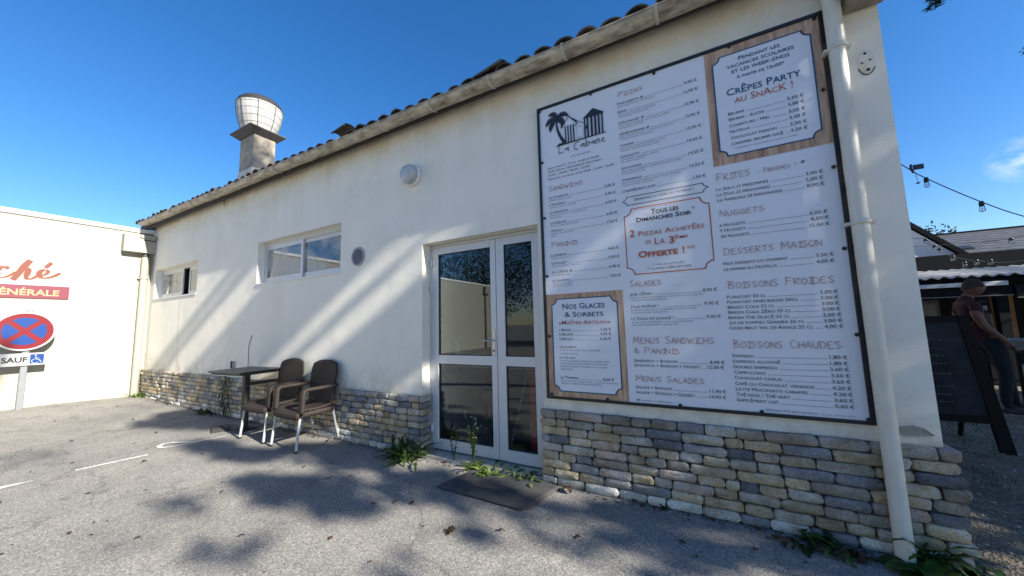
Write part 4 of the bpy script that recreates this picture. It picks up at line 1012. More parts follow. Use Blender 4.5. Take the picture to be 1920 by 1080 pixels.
PEN = [[(-1.012, 2.905), (-1.014, 2.838), (-.968, 2.842)], bez([(-.925, 2.865), (-.965, 2.89), (-.968, 2.835), (-.928, 2.85), (-.925, 2.88)]), bez([(-.925, 2.88), (-.928, 2.84), (-.920, 2.838), (-.912, 2.845)]),
 bez([(-.822, 2.895), (-.872, 2.93), (-.895, 2.82), (-.835, 2.835)]), bez([(-.782, 2.868), (-.825, 2.885), (-.825, 2.825), (-.785, 2.848), (-.782, 2.875)]), bez([(-.782, 2.875), (-.785, 2.835), (-.775, 2.835), (-.77, 2.84)]),
 [(-.765, 2.915), (-.763, 2.838)], bez([(-.763, 2.86), (-.735, 2.905), (-.715, 2.84), (-.763, 2.842)]), bez([(-.69, 2.868), (-.728, 2.885), (-.728, 2.828), (-.695, 2.848), (-.69, 2.875)]), bez([(-.69, 2.875), (-.693, 2.84), (-.685, 2.835), (-.68, 2.842)]),
 [(-.672, 2.873), (-.671, 2.838)], bez([(-.671, 2.848), (-.668, 2.888), (-.647, 2.892), (-.646, 2.838)]), bez([(-.632, 2.857), (-.602, 2.860), (-.603, 2.888), (-.622, 2.888), (-.644, 2.858), (-.624, 2.822), (-.600, 2.844)])]
for P in PEN: pline(P, .0058, INK)
for nm, (mt, mb) in LET.items(): W(mb, 'lettering' if 'hand' not in nm else 'title_lettering', mt, MBD, fix=False)

# ------------------------------------------------------------- neighbouring shop
NB = thing('neighbouring_shop', 'plain cream rendered shop building closing the left side of the car park', 'building', (-10.6, -4.5, 0))
NX = -10.55
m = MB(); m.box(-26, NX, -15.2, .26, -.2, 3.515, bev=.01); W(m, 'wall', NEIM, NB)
m = MB(); m.box(-26, NX+.018, -15.22, -.004, 3.517, 3.60, bev=.006); W(m, 'coping', WHITE, NB)
m = MB(); m.box(NX+.001, NX+.010, -15.2, -.02, 3.50, 3.514); W(m, 'coping_joint', mat('joint_grey', (.14, .12, .11), .8), NB)
HOP = mat('cream_metal', (.33, .32, .265), .6, var=.06, vscale=6)
def hopper(y):
    m = MB(); m.box(NX+.001, NX+.17, y-.30, y+.26, 3.06, 3.43, bev=.006); m.box(NX+.001, NX+.20, y-.08, y+.26, 3.38, 3.44)
    h = W(m, 'hopper', HOP, NB)
    m = MB(); m.box(NX+.03, NX+.172, y-.02, y+.20, 3.325, 3.345); W(m, 'overflow_slot', BLACK, h)
    m = MB(); m.tube([(NX+.075, y+.06, 3.06), (NX+.075, y+.06, 2.96)], .052, 16); W(m, 'outlet', CAPM, h)
    m = MB(); m.tube([(NX+.075, y+.06, 2.97), (NX+.075, y+.06, .04)], .062, 20); p = W(m, 'downpipe', HOP, NB)
    m = MB(); m.lathe([(.063, 2.50), (.070, 2.50), (.070, 2.53), (.063, 2.53)], (NX+.075, y+.06, 0), 20); m.box(NX, NX+.06, y-.03, y+.0, 2.505, 2.525); W(m, 'collar', HOP, p)
hopper(-.19); hopper(-13.2)
m = MB(); 
# floodlight near the top of the wall
m = MB(); m.box(NX, NX+.12, -8.95, -8.90, 3.30, 3.34); m.box(NX+.10, NX+.20, -9.08, -8.78, 3.18, 3.38, bev=.01); W(m, 'floodlight', BLACK, NB)
# garage-like dark openings further along
m = MB()
for y in (-14.9,): m.box(NX+.002, NX+.012, y, y+1.1, 0, 2.4)
W(m, 'dark_door', INT, NB)
SS = thing('shop_sign', 'white shop sign panel with red band reading generale, fixed on the cream wall', 'sign', (NX, -2.2, 2.0))
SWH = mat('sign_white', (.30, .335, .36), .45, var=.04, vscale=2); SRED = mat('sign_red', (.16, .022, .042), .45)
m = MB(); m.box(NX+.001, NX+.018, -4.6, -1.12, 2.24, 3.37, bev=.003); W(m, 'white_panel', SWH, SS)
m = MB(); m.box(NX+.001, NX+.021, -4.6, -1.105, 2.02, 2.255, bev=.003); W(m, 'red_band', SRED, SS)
LX = NX+.0235
def sideways_text(s, y0, y1, z, h, mt, parent, bold=.02, x=LX, shear=0, small=.85):
    c = bpy.data.curves.new('txt', 'FONT'); c.body = s; c.size = h/.7; c.resolution_u = 3; c.offset = bold*h; c.shear = shear; c.small_caps_scale = small
    o = bpy.data.objects.new('txt', c); COL.objects.link(o); d = bpy.context.evaluated_depsgraph_get(); d.update()
    me = o.evaluated_get(d).to_mesh(); vs = [v.co.copy() for v in me.vertices]; fs = [tuple(p.vertices) for p in me.polygons]
    a = min(v.x for v in vs); b = max(v.x for v in vs); k = (y1-y0)/(b-a); m = MB(); m.add([(x, y0+(v.x-a)*k, z+v.y) for v in vs], fs)
    bpy.data.objects.remove(o, do_unlink=True); return W(m, 'lettering', mt, parent, fix=False)
SCRM = mat('sign_cream_letter', (.36, .29, .14), .5); SCR = mat('sign_script_red', (.15, .028, .014), .5)
sideways_text('GÉNÉRALE', -1.98, -1.22, 2.075, .105, SCRM, SS, bold=.03)
# flowing script, thick down-strokes, gold edge behind red
def script(strokes, mt, x, grow, w0=.016):
    m = MB(); x0_ = x; q_ = 0
    for P, w in strokes:
        pts = bez(P, 12) if len(P) > 2 else [P[0], P[1]]
        for i, (a, b) in enumerate(zip(pts, pts[1:])):
            t = i/(len(pts)-1); d = Vector((b[0]-a[0], b[1]-a[1])); 
            if d.length < 1e-6: continue
            q_ += 1; x = x0_+(q_ % 50)*1.2e-5; down = abs(d.y)/d.length; ww = (w0*(.35+.95*down*down)*w+grow)
            d.normalize(); n = Vector((-d.y, d.x))*ww/2; e = d*ww*.25
            m.add([(x, a[0]-n.x-e.x, a[1]-n.y-e.y), (x, b[0]-n.x+e.x, b[1]-n.y+e.y), (x, b[0]+n.x+e.x, b[1]+n.y+e.y), (x, a[0]+n.x-e.x, a[1]+n.y-e.y)], [(0, 1, 2, 3)])
    W(m, 'script_lettering', mt, SS, fix=False)
sc = [([(-2.08, 2.38), (-2.02, 2.52), (-1.99, 2.56), (-1.96, 2.50)], 1.4), ([(-1.96, 2.50), (-2.02, 2.36), (-1.95, 2.33), (-1.88, 2.44)], 1.3),
      ([(-1.80, 2.53), (-1.84, 2.60), (-1.93, 2.50), (-1.90, 2.38)], 1.6), ([(-1.90, 2.40), (-1.87, 2.33), (-1.80, 2.36), (-1.72, 2.47)], 1.0),
      ([(-1.72, 2.40), (-1.66, 2.60), (-1.60, 2.74), (-1.585, 2.66)], 1.0), ([(-1.585, 2.69), (-1.62, 2.60), (-1.68, 2.46), (-1.73, 2.35)], 1.9), ([(-1.71, 2.42), (-1.63, 2.60), (-1.56, 2.58), (-1.60, 2.44)], 1.7), ([(-1.60, 2.44), (-1.62, 2.33), (-1.55, 2.34), (-1.48, 2.44)], 1.2),
      ([(-1.48, 2.43), (-1.38, 2.44), (-1.33, 2.56), (-1.42, 2.55)], 1.1), ([(-1.42, 2.55), (-1.50, 2.52), (-1.50, 2.33), (-1.38, 2.36), (-1.24, 2.50)], 1.6), ([(-1.40, 2.60), (-1.35, 2.68)], 1.6)]
script(sc, mat('sign_gold', (.32, .17, .04), .5), LX-.0018, .010, .030); script(sc, SCR, LX, 0, .030)

# ------------------------------------------------------------- parking sign
RS = thing('parking_sign', 'round blue and red no stopping sign with small plate before the cream wall', 'road sign', (-10.36, -1.56, .08))
sx = -10.30; SR = mat('sign_red_bright', (.155, .004, .010), .35); SB = mat('sign_blue', (.002, .038, .19), .35); SG = mat('sign_back_grey', (.45, .46, .46), .5, metal=.3); SWB = mat('sign_face_white', (.33, .34, .35), .35)
C0 = (-1.577, 1.432); RR = .307
m = MB(); m.box(sx-.09, sx-.03, -1.575, -1.50, .02, 1.80, bev=.006); W(m, 'post', mat('galvanised_steel', (.20, .21, .225), .6, metal=.2, var=.15, vscale=12), RS)
def disc(r, x0, x1, nm, mt, n=48):
    m = MB(); m.lathe([(0, x0), (r, x0), (r, x1), (0, x1)], (0, C0[0], C0[1]), n, 'x', sm=False); return W(m, nm, mt, RS)
def discx(r0, r1, x, nm, mt, n=64, a0=0, a1=2*math.pi):
    vs = []; 
    for k in range(n+1):
        a = a0+(a1-a0)*k/n
        for r in (r0, r1): vs.append((x, C0[0]+r*math.cos(a), C0[1]+r*math.sin(a)))
    m = MB(); m.add(vs, [(2*k, 2*k+1, 2*k+3, 2*k+2) for k in range(n)]); return W(m, nm, mt, RS, fix=False)
disc(RR+.028, sx-.028, sx, 'disc', SWB)
discx(0, RR, sx+.0015, 'red_face', SR)
m = MB()
for q in range(4):
    a0 = math.radians(45+90*q+15); a1 = math.radians(45+90*q+75); vs = [(sx+.003, C0[0]+.07*math.cos((a0+a1)/2), C0[1]+.07*math.sin((a0+a1)/2))]
    # segment of the blue field cut by the diagonal bars
    bw = .036; R2 = RR*.76
    cen = math.radians(90*q+90); 
    pts = []
    s = math.asin(bw/R2)
    aa, ab = cen-math.pi/4+s, cen+math.pi/4-s
    pts.append((C0[0]+bw*math.sqrt(2)*math.cos(cen), C0[1]+bw*math.sqrt(2)*math.sin(cen)))
    for k in range(13):
        a = aa+(ab-aa)*k/12; pts.append((C0[0]+R2*math.cos(a), C0[1]+R2*math.sin(a)))
    m.add([(sx+.003, y, z) for y, z in pts], [tuple(range(len(pts)))])
W(m, 'blue_face', SB, RS, fix=False)
m = MB(); m.box(sx-.028, sx, -1.86, -1.316, .84, 1.055, bev=.006); PLT = W(m, 'plate', SWB, RS)
m = MB()
for y0, y1, z0, z1 in ((-1.852, -1.324, .848, .853), (-1.852, -1.324, 1.042, 1.047), (-1.852, -1.847, .853, 1.042), (-1.329, -1.324, .853, 1.042)): m.box(sx, sx+.0015, y0, y1, z0, z1)
W(m, 'plate_edge', mat('thin_grey', (.4, .4, .42), .5), PLT)
sideways_text('SAUF', -1.775, -1.515, .905, .085, BLACK, PLT, bold=.05, x=sx+.002)
m = MB(); m.box(sx, sx+.002, -1.490, -1.345, .870, 1.030); W(m, 'blue_square', SB, PLT)
m = MB(); yy = -1.413; x = sx+.0035
def q2(P, w):
    for a, b in zip(P, P[1:]):
        d = Vector((b[0]-a[0], b[1]-a[1])).normalized(); n = Vector((-d.y, d.x))*w/2; m.add([(x, a[0]-n.x, a[1]-n.y), (x, b[0]-n.x, b[1]-n.y), (x, b[0]+n.x, b[1]+n.y), (x, a[0]+n.x, a[1]+n.y)], [(0, 1, 2, 3)])
m.add([(x, yy-.02+.012*math.cos(k), 1.010+.010*math.sin(k)) for k in [i*.6283 for i in range(10)]], [tuple(range(10))])
q2([(yy-.02, .99), (yy-.014, .94), (yy+.02, .938), (yy+.038, .895), (yy+.052, .899)], .010); q2([(yy-.018, .965), (yy+.018, .963)], .008)
q2([(yy-.022+.036*math.cos(a), .912+.036*math.sin(a)) for a in [math.radians(100+k*18) for k in range(14)]], .009)
W(m, 'wheelchair_symbol', SWB, PLT, fix=False)
# ------------------------------------------------------------- chairs
RES = mat('brown_resin', (.034, .026, .022), .65, spec=.3, var=.25, vscale=30, bump=.35, bscale=160)
LEGM = mat('chair_aluminium', (.46, .47, .48), .45, metal=.2)
def grid_panel(fn, nu, nv, th):
    """fn(u,v)->point ; closed thin panel thickened along its normal"""
    P = [[Vector(fn(i/nu, j/nv)) for i in range(nu+1)] for j in range(nv+1)]
    m = MB(); A = []; Bk = []
    for j in range(nv+1):
        for i in range(nu+1):
            a = P[j][min(i+1, nu)]-P[j][max(i-1, 0)]; b = P[min(j+1, nv)][i]-P[max(j-1, 0)][i]; n = a.cross(b).normalized()
            A.append(P[j][i]+n*th/2); Bk.append(P[j][i]-n*th/2)
    o = len(A); w = nu+1; fs = []
    for j in range(nv):
        for i in range(nu): k = j*w+i; fs += [(k, k+1, k+w+1, k+w), (o+k, o+k+w, o+k+w+1, o+k+1)]
    for i in range(nu): fs += [(i, o+i, o+i+1, i+1), (nv*w+i, nv*w+i+1, o+nv*w+i+1, o+nv*w+i)]
    for j in range(nv): fs += [(j*w, (j+1)*w, o+(j+1)*w, o+j*w), (j*w+nu, o+j*w+nu, o+(j+1)*w+nu, (j+1)*w+nu)]
    m.add(A+Bk, fs, 0, True); return m
def make_chair(loc, rz, label):
    C = thing('terrace_chair', label, 'chair', loc, rz, 'brown resin armchairs against the wall'); C.scale = (1.10, 1, 1)
    def seat(u, v):
        x = (u-.5)*(.47-.03*v); y = -.235+v*.40; front = max(0, 1-v*7)
        return (x, y-.03*(1-(2*u-1)**2)*(1-v), .425+.02*abs(2*u-1)**2.5-.018*math.sin(v*3.1)-.03*front)
    grid_panel(seat, 12, 10, .022).obj('seat', RES, C)
    def apron(u, v):
        a = (u-.5)*2; x = a*.235; return (x, -.245-.032*(1-a*a), .405-.062*v+.004)
    grid_panel(apron, 12, 3, .016).obj('apron', RES, C)
    for s in (-1, 1):
        def side(u, v, s=s): return (s*(.235-.012*u), -.235+u*.40, .41-.055*v)
        grid_panel(side, 6, 2, .016).obj('side_apron', RES, C)
    def back(u, v):
        a = (u-.5)*2; w = .200+.040*math.sin(min(1, v*1.2)*math.pi/2)-.016*max(0, v-.75)*4
        top = .045*(1-abs(a)**2.4)*v**3
        x = a*w*(1-.05*max(0, v-.9)*10*abs(a)**3)
        return (x, .160+.060*v+.018*v*v-.030*(a*a)*(.5+.5*v)-.0, .40+.50*v+top)
    grid_panel(back, 14, 16, .016).obj('backrest', RES, C)
    for s in (-1, 1):
        def arm(u, v, s=s):
            # runs forward from the back, then turns down into the front post
            L1, L2 = .405, .26; t = u*(L1+L2)
            if t < L1-.04: y, z, ny = .185-t, .655, 0
            elif t < L1+.04: q = (t-L1+.04)/.08*math.pi/2; y, z = .185-(L1-.04)-.035*math.sin(q), .655-.035*(1-math.cos(q))
            else: y, z = .185-(L1-.04)-.035-.010*((t-L1)/L2), .62-(t-L1-.04)*1.0
            ww = .058+.012*u
            return (s*.243+(v-.5)*ww*s, y, z) 
        pm = grid_panel(arm, 22, 2, .032)
        pm.obj('armrest', RES, C)
    for s in (-1, 1):
        m = MB(); m.tube([(s*.222, -.222, .39), (s*.232, -.262, 0.006)], .0135, 10); m.obj('leg', LEGM, C)
        m = MB(); m.tube([(s*.212, .165, .39), (s*.222, .200, .2), (s*.236, .245, .006)], .0135, 10); m.obj('leg', LEGM, C)
    m = MB()
    for s in (-1, 1): m.lathe([(0, 0), (.017, 0), (.017, .02), (.0135, .022)], (s*.232, -.262, 0), 10); m.lathe([(0, 0), (.017, 0), (.017, .02), (.0135, .022)], (s*.236, .245, 0), 10)
    m.obj('foot_cap', BLACK, C)
    return C
make_chair((-4.22, -.275, gz(-4.2, -.3)), math.radians(-1), 'brown resin armchair on pale metal legs, right one of the pair, nearest the door')
make_chair((-4.93, -.27, gz(-4.9, -.3)), math.radians(2), 'brown resin armchair on pale metal legs, left one of the pair, beside the table')

# ------------------------------------------------------------- table
TB = thing('terrace_table', 'small square dark topped table on a single steel post, left of the chairs', 'table', (-5.57, -.32, 0), math.radians(4))
m = MB(); m.box(-.37, .37, -.28, .28, .785, .808, bev=.005); m.obj('tabletop', mat('dark_table_top', (.022, .021, .023), .4, var=.4, vscale=7, var2=(.045, .042, .042)), TB)
m = MB(); m.box(-.34, .34, -.25, -.23, .762, .785); m.box(-.34, .34, .23, .25, .762, .785); m.box(-.34, -.32, -.23, .23, .762, .785); m.box(.32, .34, -.23, .23, .762, .785); m.obj('apron', mat('table_steel', (.05, .05, .052), .6, metal=.2), TB)
TS = mat('table_steel', (.10, .10, .10), .5, metal=.5)
m = MB(); m.box(-.034, .034, -.034, .034, .02, .755, bev=.004); m.obj('post', TS, TB)
m = MB(); m.box(-.11, .11, -.11, .11, 0.004, .016, bev=.003); m.obj('base_plate', TS, TB); m = MB(); m.box(-.15, .15, -.02, .02, .7555, .7845); m.obj('cross_bar', TS, TB)
# ------------------------------------------------------------- drain grate
GR = thing('drain_grate', 'ribbed metal drain grate set in the ground near the table leg', 'grate', (-5.93, -.44, .006), math.radians(-20)); GR.scale = (.75, .75, .6)
m = MB(); m.box(-.24, .24, -.13, .13, 0, .004); m.obj('pit', BLACK, GR)
for k in range(11): m = MB(); x = -.22+.044*k; m.box(x-.012, x+.012, -.12, .12, .004, .014); m.obj('bar', mat('rusty_steel', (.07, .065, .06), .6, metal=.4, var=.3, vscale=20), GR)
m = MB(); m.box(-.25, .25, -.14, -.122, .0, .016); m.box(-.25, .25, .122, .14, .0, .016); m.obj('grate_frame', MATS['rusty_steel'], GR)

# ------------------------------------------------------------- door mat (rubber ramp) with one cut corner
MT = thing('rubber_mat', 'flat black rubber mat with one clipped corner lying in front of the door', 'mat', (-1.6, -.3, 0))
RUB = mat('black_rubber', (.035, .035, .037), .8, var=.5, vscale=10, var2=(.07, .068, .066), bump=.6, bscale=120)
P = [(-2.03, -.505), (-1.235, -.525), (-1.18, -.46), (-1.10, -.10), (-1.30, -.02), (-1.95, -.12)]
cxm, cym = -1.6, -.3
m = MB(); n = len(P); top = [(cxm+(x-cxm)*.95, cym+(y-cym)*.90) for x, y in P]
m.add([(x, y, .004) for x, y in P]+[(x, y, .012) for x, y in P]+[(x, y, .024) for x, y in top], [tuple(range(2*n, 3*n))]+[(i, (i+1) % n, n+(i+1) % n, n+i) for i in range(n)]+[(n+i, n+(i+1) % n, 2*n+(i+1) % n, 2*n+i) for i in range(n)])
W(m, 'mat_body', RUB, MT)
m = MB()
for k in range(24):
    y = -.47+.015*k; m.add([(-1.93+.003*k, y, .0245), (-1.22+.004*k, y-.012, .0245), (-1.22+.004*k, y-.005, .0265), (-1.93+.003*k, y+.007, .0265)], [(0, 1, 2, 3)])
W(m, 'rib', RUB, MT, fix=False)

# ------------------------------------------------------------- weeds
WG = mat_leaf('weed_green', (.035, .085, .014), (.085, .15, .03)); WY = mat_leaf('weed_pale_green', (.12, .19, .035), (.20, .26, .06)); WD = mat_leaf('weed_dark_green', (.018, .04, .012), (.04, .075, .02))
DRY = mat_leaf('dry_leaf_brown', (.06, .035, .022), (.13, .07, .04))
def blade(m, base, az, ln, up, wd, droop=1.0, n=6, mi=0, lobes=0):
    b = Vector(base); d = Vector((math.cos(az), math.sin(az), 0)); s = Vector((-d.y, d.x, 0)); vs = []; p = b.copy(); el = up
    for i in range(n+1):
        t = i/n; w = wd*math.sin(math.pi*min(1, .08+t*.92))**.8*(1 if not lobes else (1 if i % 2 else .45))
        if i == n: w = .001
        vs += [p-s*w/2+Vector((0, 0, w*.18)), p, p+s*w/2+Vector((0, 0, w*.18))]
        p = p+(d*math.cos(el)+Vector((0, 0, math.sin(el))))*(ln/n); el -= droop*1.3/n
        if p.z < .004: p.z = .004+.004*t
    fs = []
    for i in range(n):
        for k in (0, 1): a = 3*i+k; fs.append((a, a+1, a+4, a+3))
    m.add(vs, fs, mi, True)
def weed(name, label, loc, n, ln, wd, up=(.3, 1.3), mats=(WG, WY), lobes=0, az=(0, 6.28), spread=.03, parts=True, droop=1.0, cat='weed'):
    T = thing(name, label, cat, loc); M = []
    if parts:
        for k in range(n):
            m = MB(); a = R_(*az); blade(m, (R_(-spread, spread), R_(-spread, spread)*.5, .0), a, ln*R_(.55, 1.1), R_(*up), wd*R_(.7, 1.2), droop*R_(.7, 1.3), 8 if lobes else 5, 0, lobes)
            m.obj('leaf', random.choice(mats), T, fix=False)
    else:
        for mt in mats:
            m = MB()
            for k in range(n//len(mats)): a = R_(*az); blade(m, (R_(-spread, spread), R_(-spread, spread)*.5, 0), a, ln*R_(.4, 1.1), R_(*up), wd*R_(.7, 1.2), droop*R_(.6, 1.4), 5, 0, lobes)
            m.obj('foliage', mt, T, fix=False)
    return T
weed('weed_clump', 'large dark green weed clump at the foot of the stone plinth, left of the door', (-2.74, -.15, .0), 85, .30, .045, up=(.25, 1.5), mats=(WG, WD, WD, WD, WG, WY), lobes=1, spread=.17)
weed('weed_clump', 'pale green weed growing in the far left corner where both walls meet', (-10.3, -.12, .02), 26, .24, .06, mats=(WY, WY, WG), spread=.14, lobes=1)
weed('weed_clump', 'small weed at the wall foot behind the table, leftmost under the plinth', (-7.25, -.12, .0), 26, .16, .04, mats=(WG, WD), spread=.16, lobes=1)
weed('weed_clump', 'small tuft of green weed growing at the top edge of the rubber mat', (-1.93, -.08, .02), 22, .13, .03, mats=(WG, WY), up=(.1, 1.1), spread=.10)
weed('weed_clump', 'low green and yellow weeds along the threshold right of the doormat centre', (-1.55, -.05, .025), 40, .11, .026, mats=(WG, WY, WY), up=(.1, 1.0), spread=.25)
weed('weed_clump', 'tiny green rosette lying on the rubber mat below the threshold', (-1.80, -.17, .024), 14, .10, .03, mats=(WY, WG), up=(.05, .4), spread=.03)
weed('fern_weed', 'dark feathery weed at the wall foot, left of the downpipe', (.50, -.10, .0), 22, .20, .045, mats=(WD, WD, WG), lobes=1, up=(.1, 1.0), spread=.10)
weed('weed_clump', 'tiny weed in the joint under the menu board stones', (-.32, -.05, .0), 10, .06, .02, mats=(WD, WG), spread=.03)
weed('dock_weed', 'broad leaved green weed at the very foot of the downpipe', (.90, -.17, .0), 16, .17, .075, mats=(WG, WG, WD), up=(.1, .8), spread=.06)
weed('weed_clump', 'tangled dark weeds at the right corner of the stone plinth', (1.08, -.10, .0), 26, .17, .05, mats=(WD, WG), lobes=1, up=(.2, 1.1), spread=.12)
weed('weed_clump', 'thin tuft of weed by the right corner, behind the downpipe foot', (.97, -.06, .0), 14, .28, .04, mats=(WD, WG), up=(.8, 1.4), spread=.05, lobes=1)
# climbing creeper on the stones behind the table
T = thing('creeper', 'sparse green creeper climbing the stones behind the table', 'plant', (-6.7, -.06, 0))
m = MB()
for k in range(5): m.tube([(R_(-.15, .15), 0, 0), (R_(-.15, .15), -.02, .22), (R_(-.18, .1), -.02, .44), (R_(-.2, .1), -.015, .6)], .004, 4)
m.obj('stem', WD, T)
m = MB()
for k in range(150): 
    z = R_(.02, .62); blade(m, (R_(-.2, .17)-.05*z, R_(-.04, -.005), z), R_(3.3, 6.1), R_(.03, .07), R_(-.3, .8), .028, 1, 2)
m.obj('foliage', WG, T, fix=False)
# tall flowering weed in front of the door leaf
T = thing('flowering_weed', 'tall thin weed with tiny white flowers in front of the glass door', 'plant', (-1.98, -.045, .02))
m = MB(); m2_ = MB(); m3 = MB()
for k in range(9):
    a = R_(0, 6.28); r = R_(.02, .10); h = R_(.22, .44) if k else .46
    top = Vector((r*math.cos(a), r*math.sin(a)*.5, h)); m.tube([(0, 0, 0), (r*.3*math.cos(a), r*.15*math.sin(a), h*.55), top], .0028, 4)
    for q in range(9): t = R_(.25, .9); blade(m2_, (top.x*t, top.y*t, h*t), R_(0, 6.28), R_(.03, .06), R_(.2, 1), .009, .6, 3)
    for q in range(4):
        c = top+Vector((R_(-.02, .02), R_(-.02, .02), R_(-.03, .02))); m3.lathe([(0, .003), (.0045, .002), (.005, -.002), (0, -.005)], c, 6)
m.obj('stem', WG, T); m2_.obj('foliage', WY, T, fix=False); m3.obj('flower', mat('petal_white', (.5, .52, .36), .7), T)
T = thing('flowering_weed', 'shorter thin weed in front of the door glass, left of the tall flowering one', 'plant', (-2.22, -.03, .02))
m = MB(); m2_ = MB()
for k in range(5):
    a = R_(0, 6.28); h = R_(.16, .30); m.tube([(0, 0, 0), (.04*math.cos(a), .02*math.sin(a), h)], .0024, 4)
    for q in range(8): t = R_(.2, 1); blade(m2_, (.04*math.cos(a)*t, .02*math.sin(a)*t, h*t), R_(0, 6.28), R_(.02, .05), R_(.2, 1), .01, .6, 3)
m.obj('stem', WG, T); m2_.obj('foliage', WG, T, fix=False)
# ------------------------------------------------------------- fallen leaves and debris
def leaf_mesh(seed, curl):
    r = random.Random(seed); m = MB(); n = 7; vs = []; 
    for i in range(n+1):
        t = i/n; w = (math.sin(math.pi*min(1, .05+.95*t))**.7)*.42*(1 if i % 2 else .62)+.01; x = -.5+t
        z = curl*(.35*math.sin(t*3.1)+r.uniform(-.05, .05)); vs += [(x, -w, z+curl*.25*r.uniform(.4, 1.4)), (x+.04, 0, z), (x, w, z+curl*.25*r.uniform(.4, 1.4))]
    m.add(vs, [(3*i+k, 3*i+k+1, 3*i+k+4, 3*i+k+3) for i in range(n) for k in (0, 1)], 0, False)
    m.tube([(.5, 0, 0), (.72, .05, .02)], .02, 4); return m
LM = [leaf_mesh(s, c).mesh('fallen_leaf', DRY, fix=False) for s, c in ((1, .3), (2, .6), (3, .15), (4, .5))]
LM2 = [leaf_mesh(s, c).mesh('fallen_leaf', mat_leaf('dry_leaf_dark', (.035, .025, .02), (.08, .05, .035)), fix=False) for s, c in ((7, .4), (8, .7))]
def fallen(x, y, s, me, label=None, rot=None, grp=True):
    o = link('fallen_leaf', me, loc=(x, y, (gz(x, y) if x < 1.1 else dz(x, y))+.006+.02*s), rot=rot or (R_(-.3, .3), R_(-.3, .3), R_(0, 6.28))); o.scale = (s, s, s)
    if label is None:
        side = 'far left' if x < -6.5 else 'left' if x < -4.3 else 'middle' if x < -2.4 else 'right' if x < -.6 else 'lower right'
        near_ = 'at the foot of the wall' if y > -.3 else 'near the wall' if y > -.8 else 'in the open' if y > -1.6 else 'far from the wall'
        label = 'small dry leaf lying %s, %s part of asphalt' % (near_, side)
    tag(o, label, 'leaf', 'dry leaves '+label.split('leaf ')[1] if grp else None); return o
fallen(-1.53, -.95, .085, LM2[0], 'biggest dark curled leaf lying alone on the asphalt below the mat', (.3, -.35, .5), grp=False)
fallen(-1.03, -.12, .10, LM2[1], 'dark shrivelled leaf beside the right edge of the rubber mat', (.1, .1, 2.6), grp=False)
from_px = [(-3.08, -.75), (-2.48, -.55), (-2.9, -.62), (-2.05, -.83), (-2.12, -.78), (-3.6, -1.35), (-4.2, -1.6), (-5.2, -1.35), (-5.9, -1.75), (-3.3, -.55), (-2.3, -.95), (-4.4, -.95), (-4.9, -1.0), (-6.2, -1.2), (-6.6, -.9), (-7.1, -1.5), (-3.3, -1.95), (-3.8, -2.1), (-2.7, -1.6), (-2.2, -1.35), (-1.2, -.8), (-.8, -.65), (-.2, -.45), (.2, -.3), (-5.1, -2.2), (-4.6, -1.9), (-8.0, -.8), (-8.8, -1.4), (-9.3, -.6), (-3.5, -.7)]
for x, y in from_px: fallen(x+R_(-.05, .05), y+R_(-.05, .05), R_(.025, .045), random.choice(LM+LM2+LM2))
for k in range(60): fallen(R_(-10, .9), -abs(random.gauss(0, .05))-.06, R_(.025, .055), random.choice(LM+LM2))
for k in range(34): fallen(R_(.25, .95), -R_(.08, .22), R_(.03, .06), random.choice(LM))
for k in range(70): x, y = R_(-9, 1), R_(-2.6, -.2); fallen(x, y, R_(.010, .024), random.choice(LM2+LM2+LM))
# litter of dark crumbs along the wall foot and gravel chips on the asphalt
def scatter(name, n, fn, mt, s0, s1, label, cat):
    m = MB()
    for k in range(n):
        x, y = fn(); s = R_(s0, s1); z = (gz(x, y) if (x < 1.15 or y < -.3) else dz(x, y))+s*.3
        a = R_(0, 3); vs = [(x+s*math.cos(a)*R_(.7, 1.2), y+s*math.sin(a), z), (x-s*math.sin(a), y+s*math.cos(a)*R_(.6, 1), z), (x-s*math.cos(a), y-s*math.sin(a)*R_(.7, 1), z), (x+s*math.sin(a), y-s*math.cos(a), z), (x, y, z+s*R_(.4, .8)), (x, y, z-s*.3)]
        m.add(vs, [(0, 1, 4), (1, 2, 4), (2, 3, 4), (3, 0, 4), (1, 0, 5), (2, 1, 5), (3, 2, 5), (0, 3, 5)])
    o = m.obj(name, mt, fix=False); tag(o, label, cat, kind='stuff')
CRUMB = mat('crumb_brown', (.05, .04, .03), .95); CHIP = mat('chip_grey', (.30, .29, .27), .9)
scatter('leaf_litter', 1500, lambda: (R_(-10.4, 1.1), -.045-abs(random.gauss(0, .05))), CRUMB, .003, .009, 'dark crumbs of leaf litter along the foot of the wall', 'litter')
scatter('loose_grit', 2600, lambda: (R_(-9, 1.2), R_(-2.7, -.1)), CHIP, .0015, .0045, 'loose pale grit lying on the asphalt', 'grit')
scatter('loose_stones', 2200, lambda: (1.15+abs(random.gauss(0, 2.4)), R_(-.3, 9)), CHIP, .006, .018, 'small stones lying on the dirt beside the building', 'stones')
m = MB()
for k in range(2600):
    x = 1.2+abs(random.gauss(0, .9)); y = R_(-.2, 4.5)
    if mnoise.noise(Vector((x*1.7, y*1.7, 9))) < -.02: continue
    blade(m, (x, y, dz(x, y)), R_(0, 6.28), R_(.02, .07), R_(.3, 1.4), .007, .8, 2)
tag(m.obj('grass_patches', WD, fix=False), 'thin dark grass and moss growing on the dirt right of the wall', 'grass', kind='stuff')

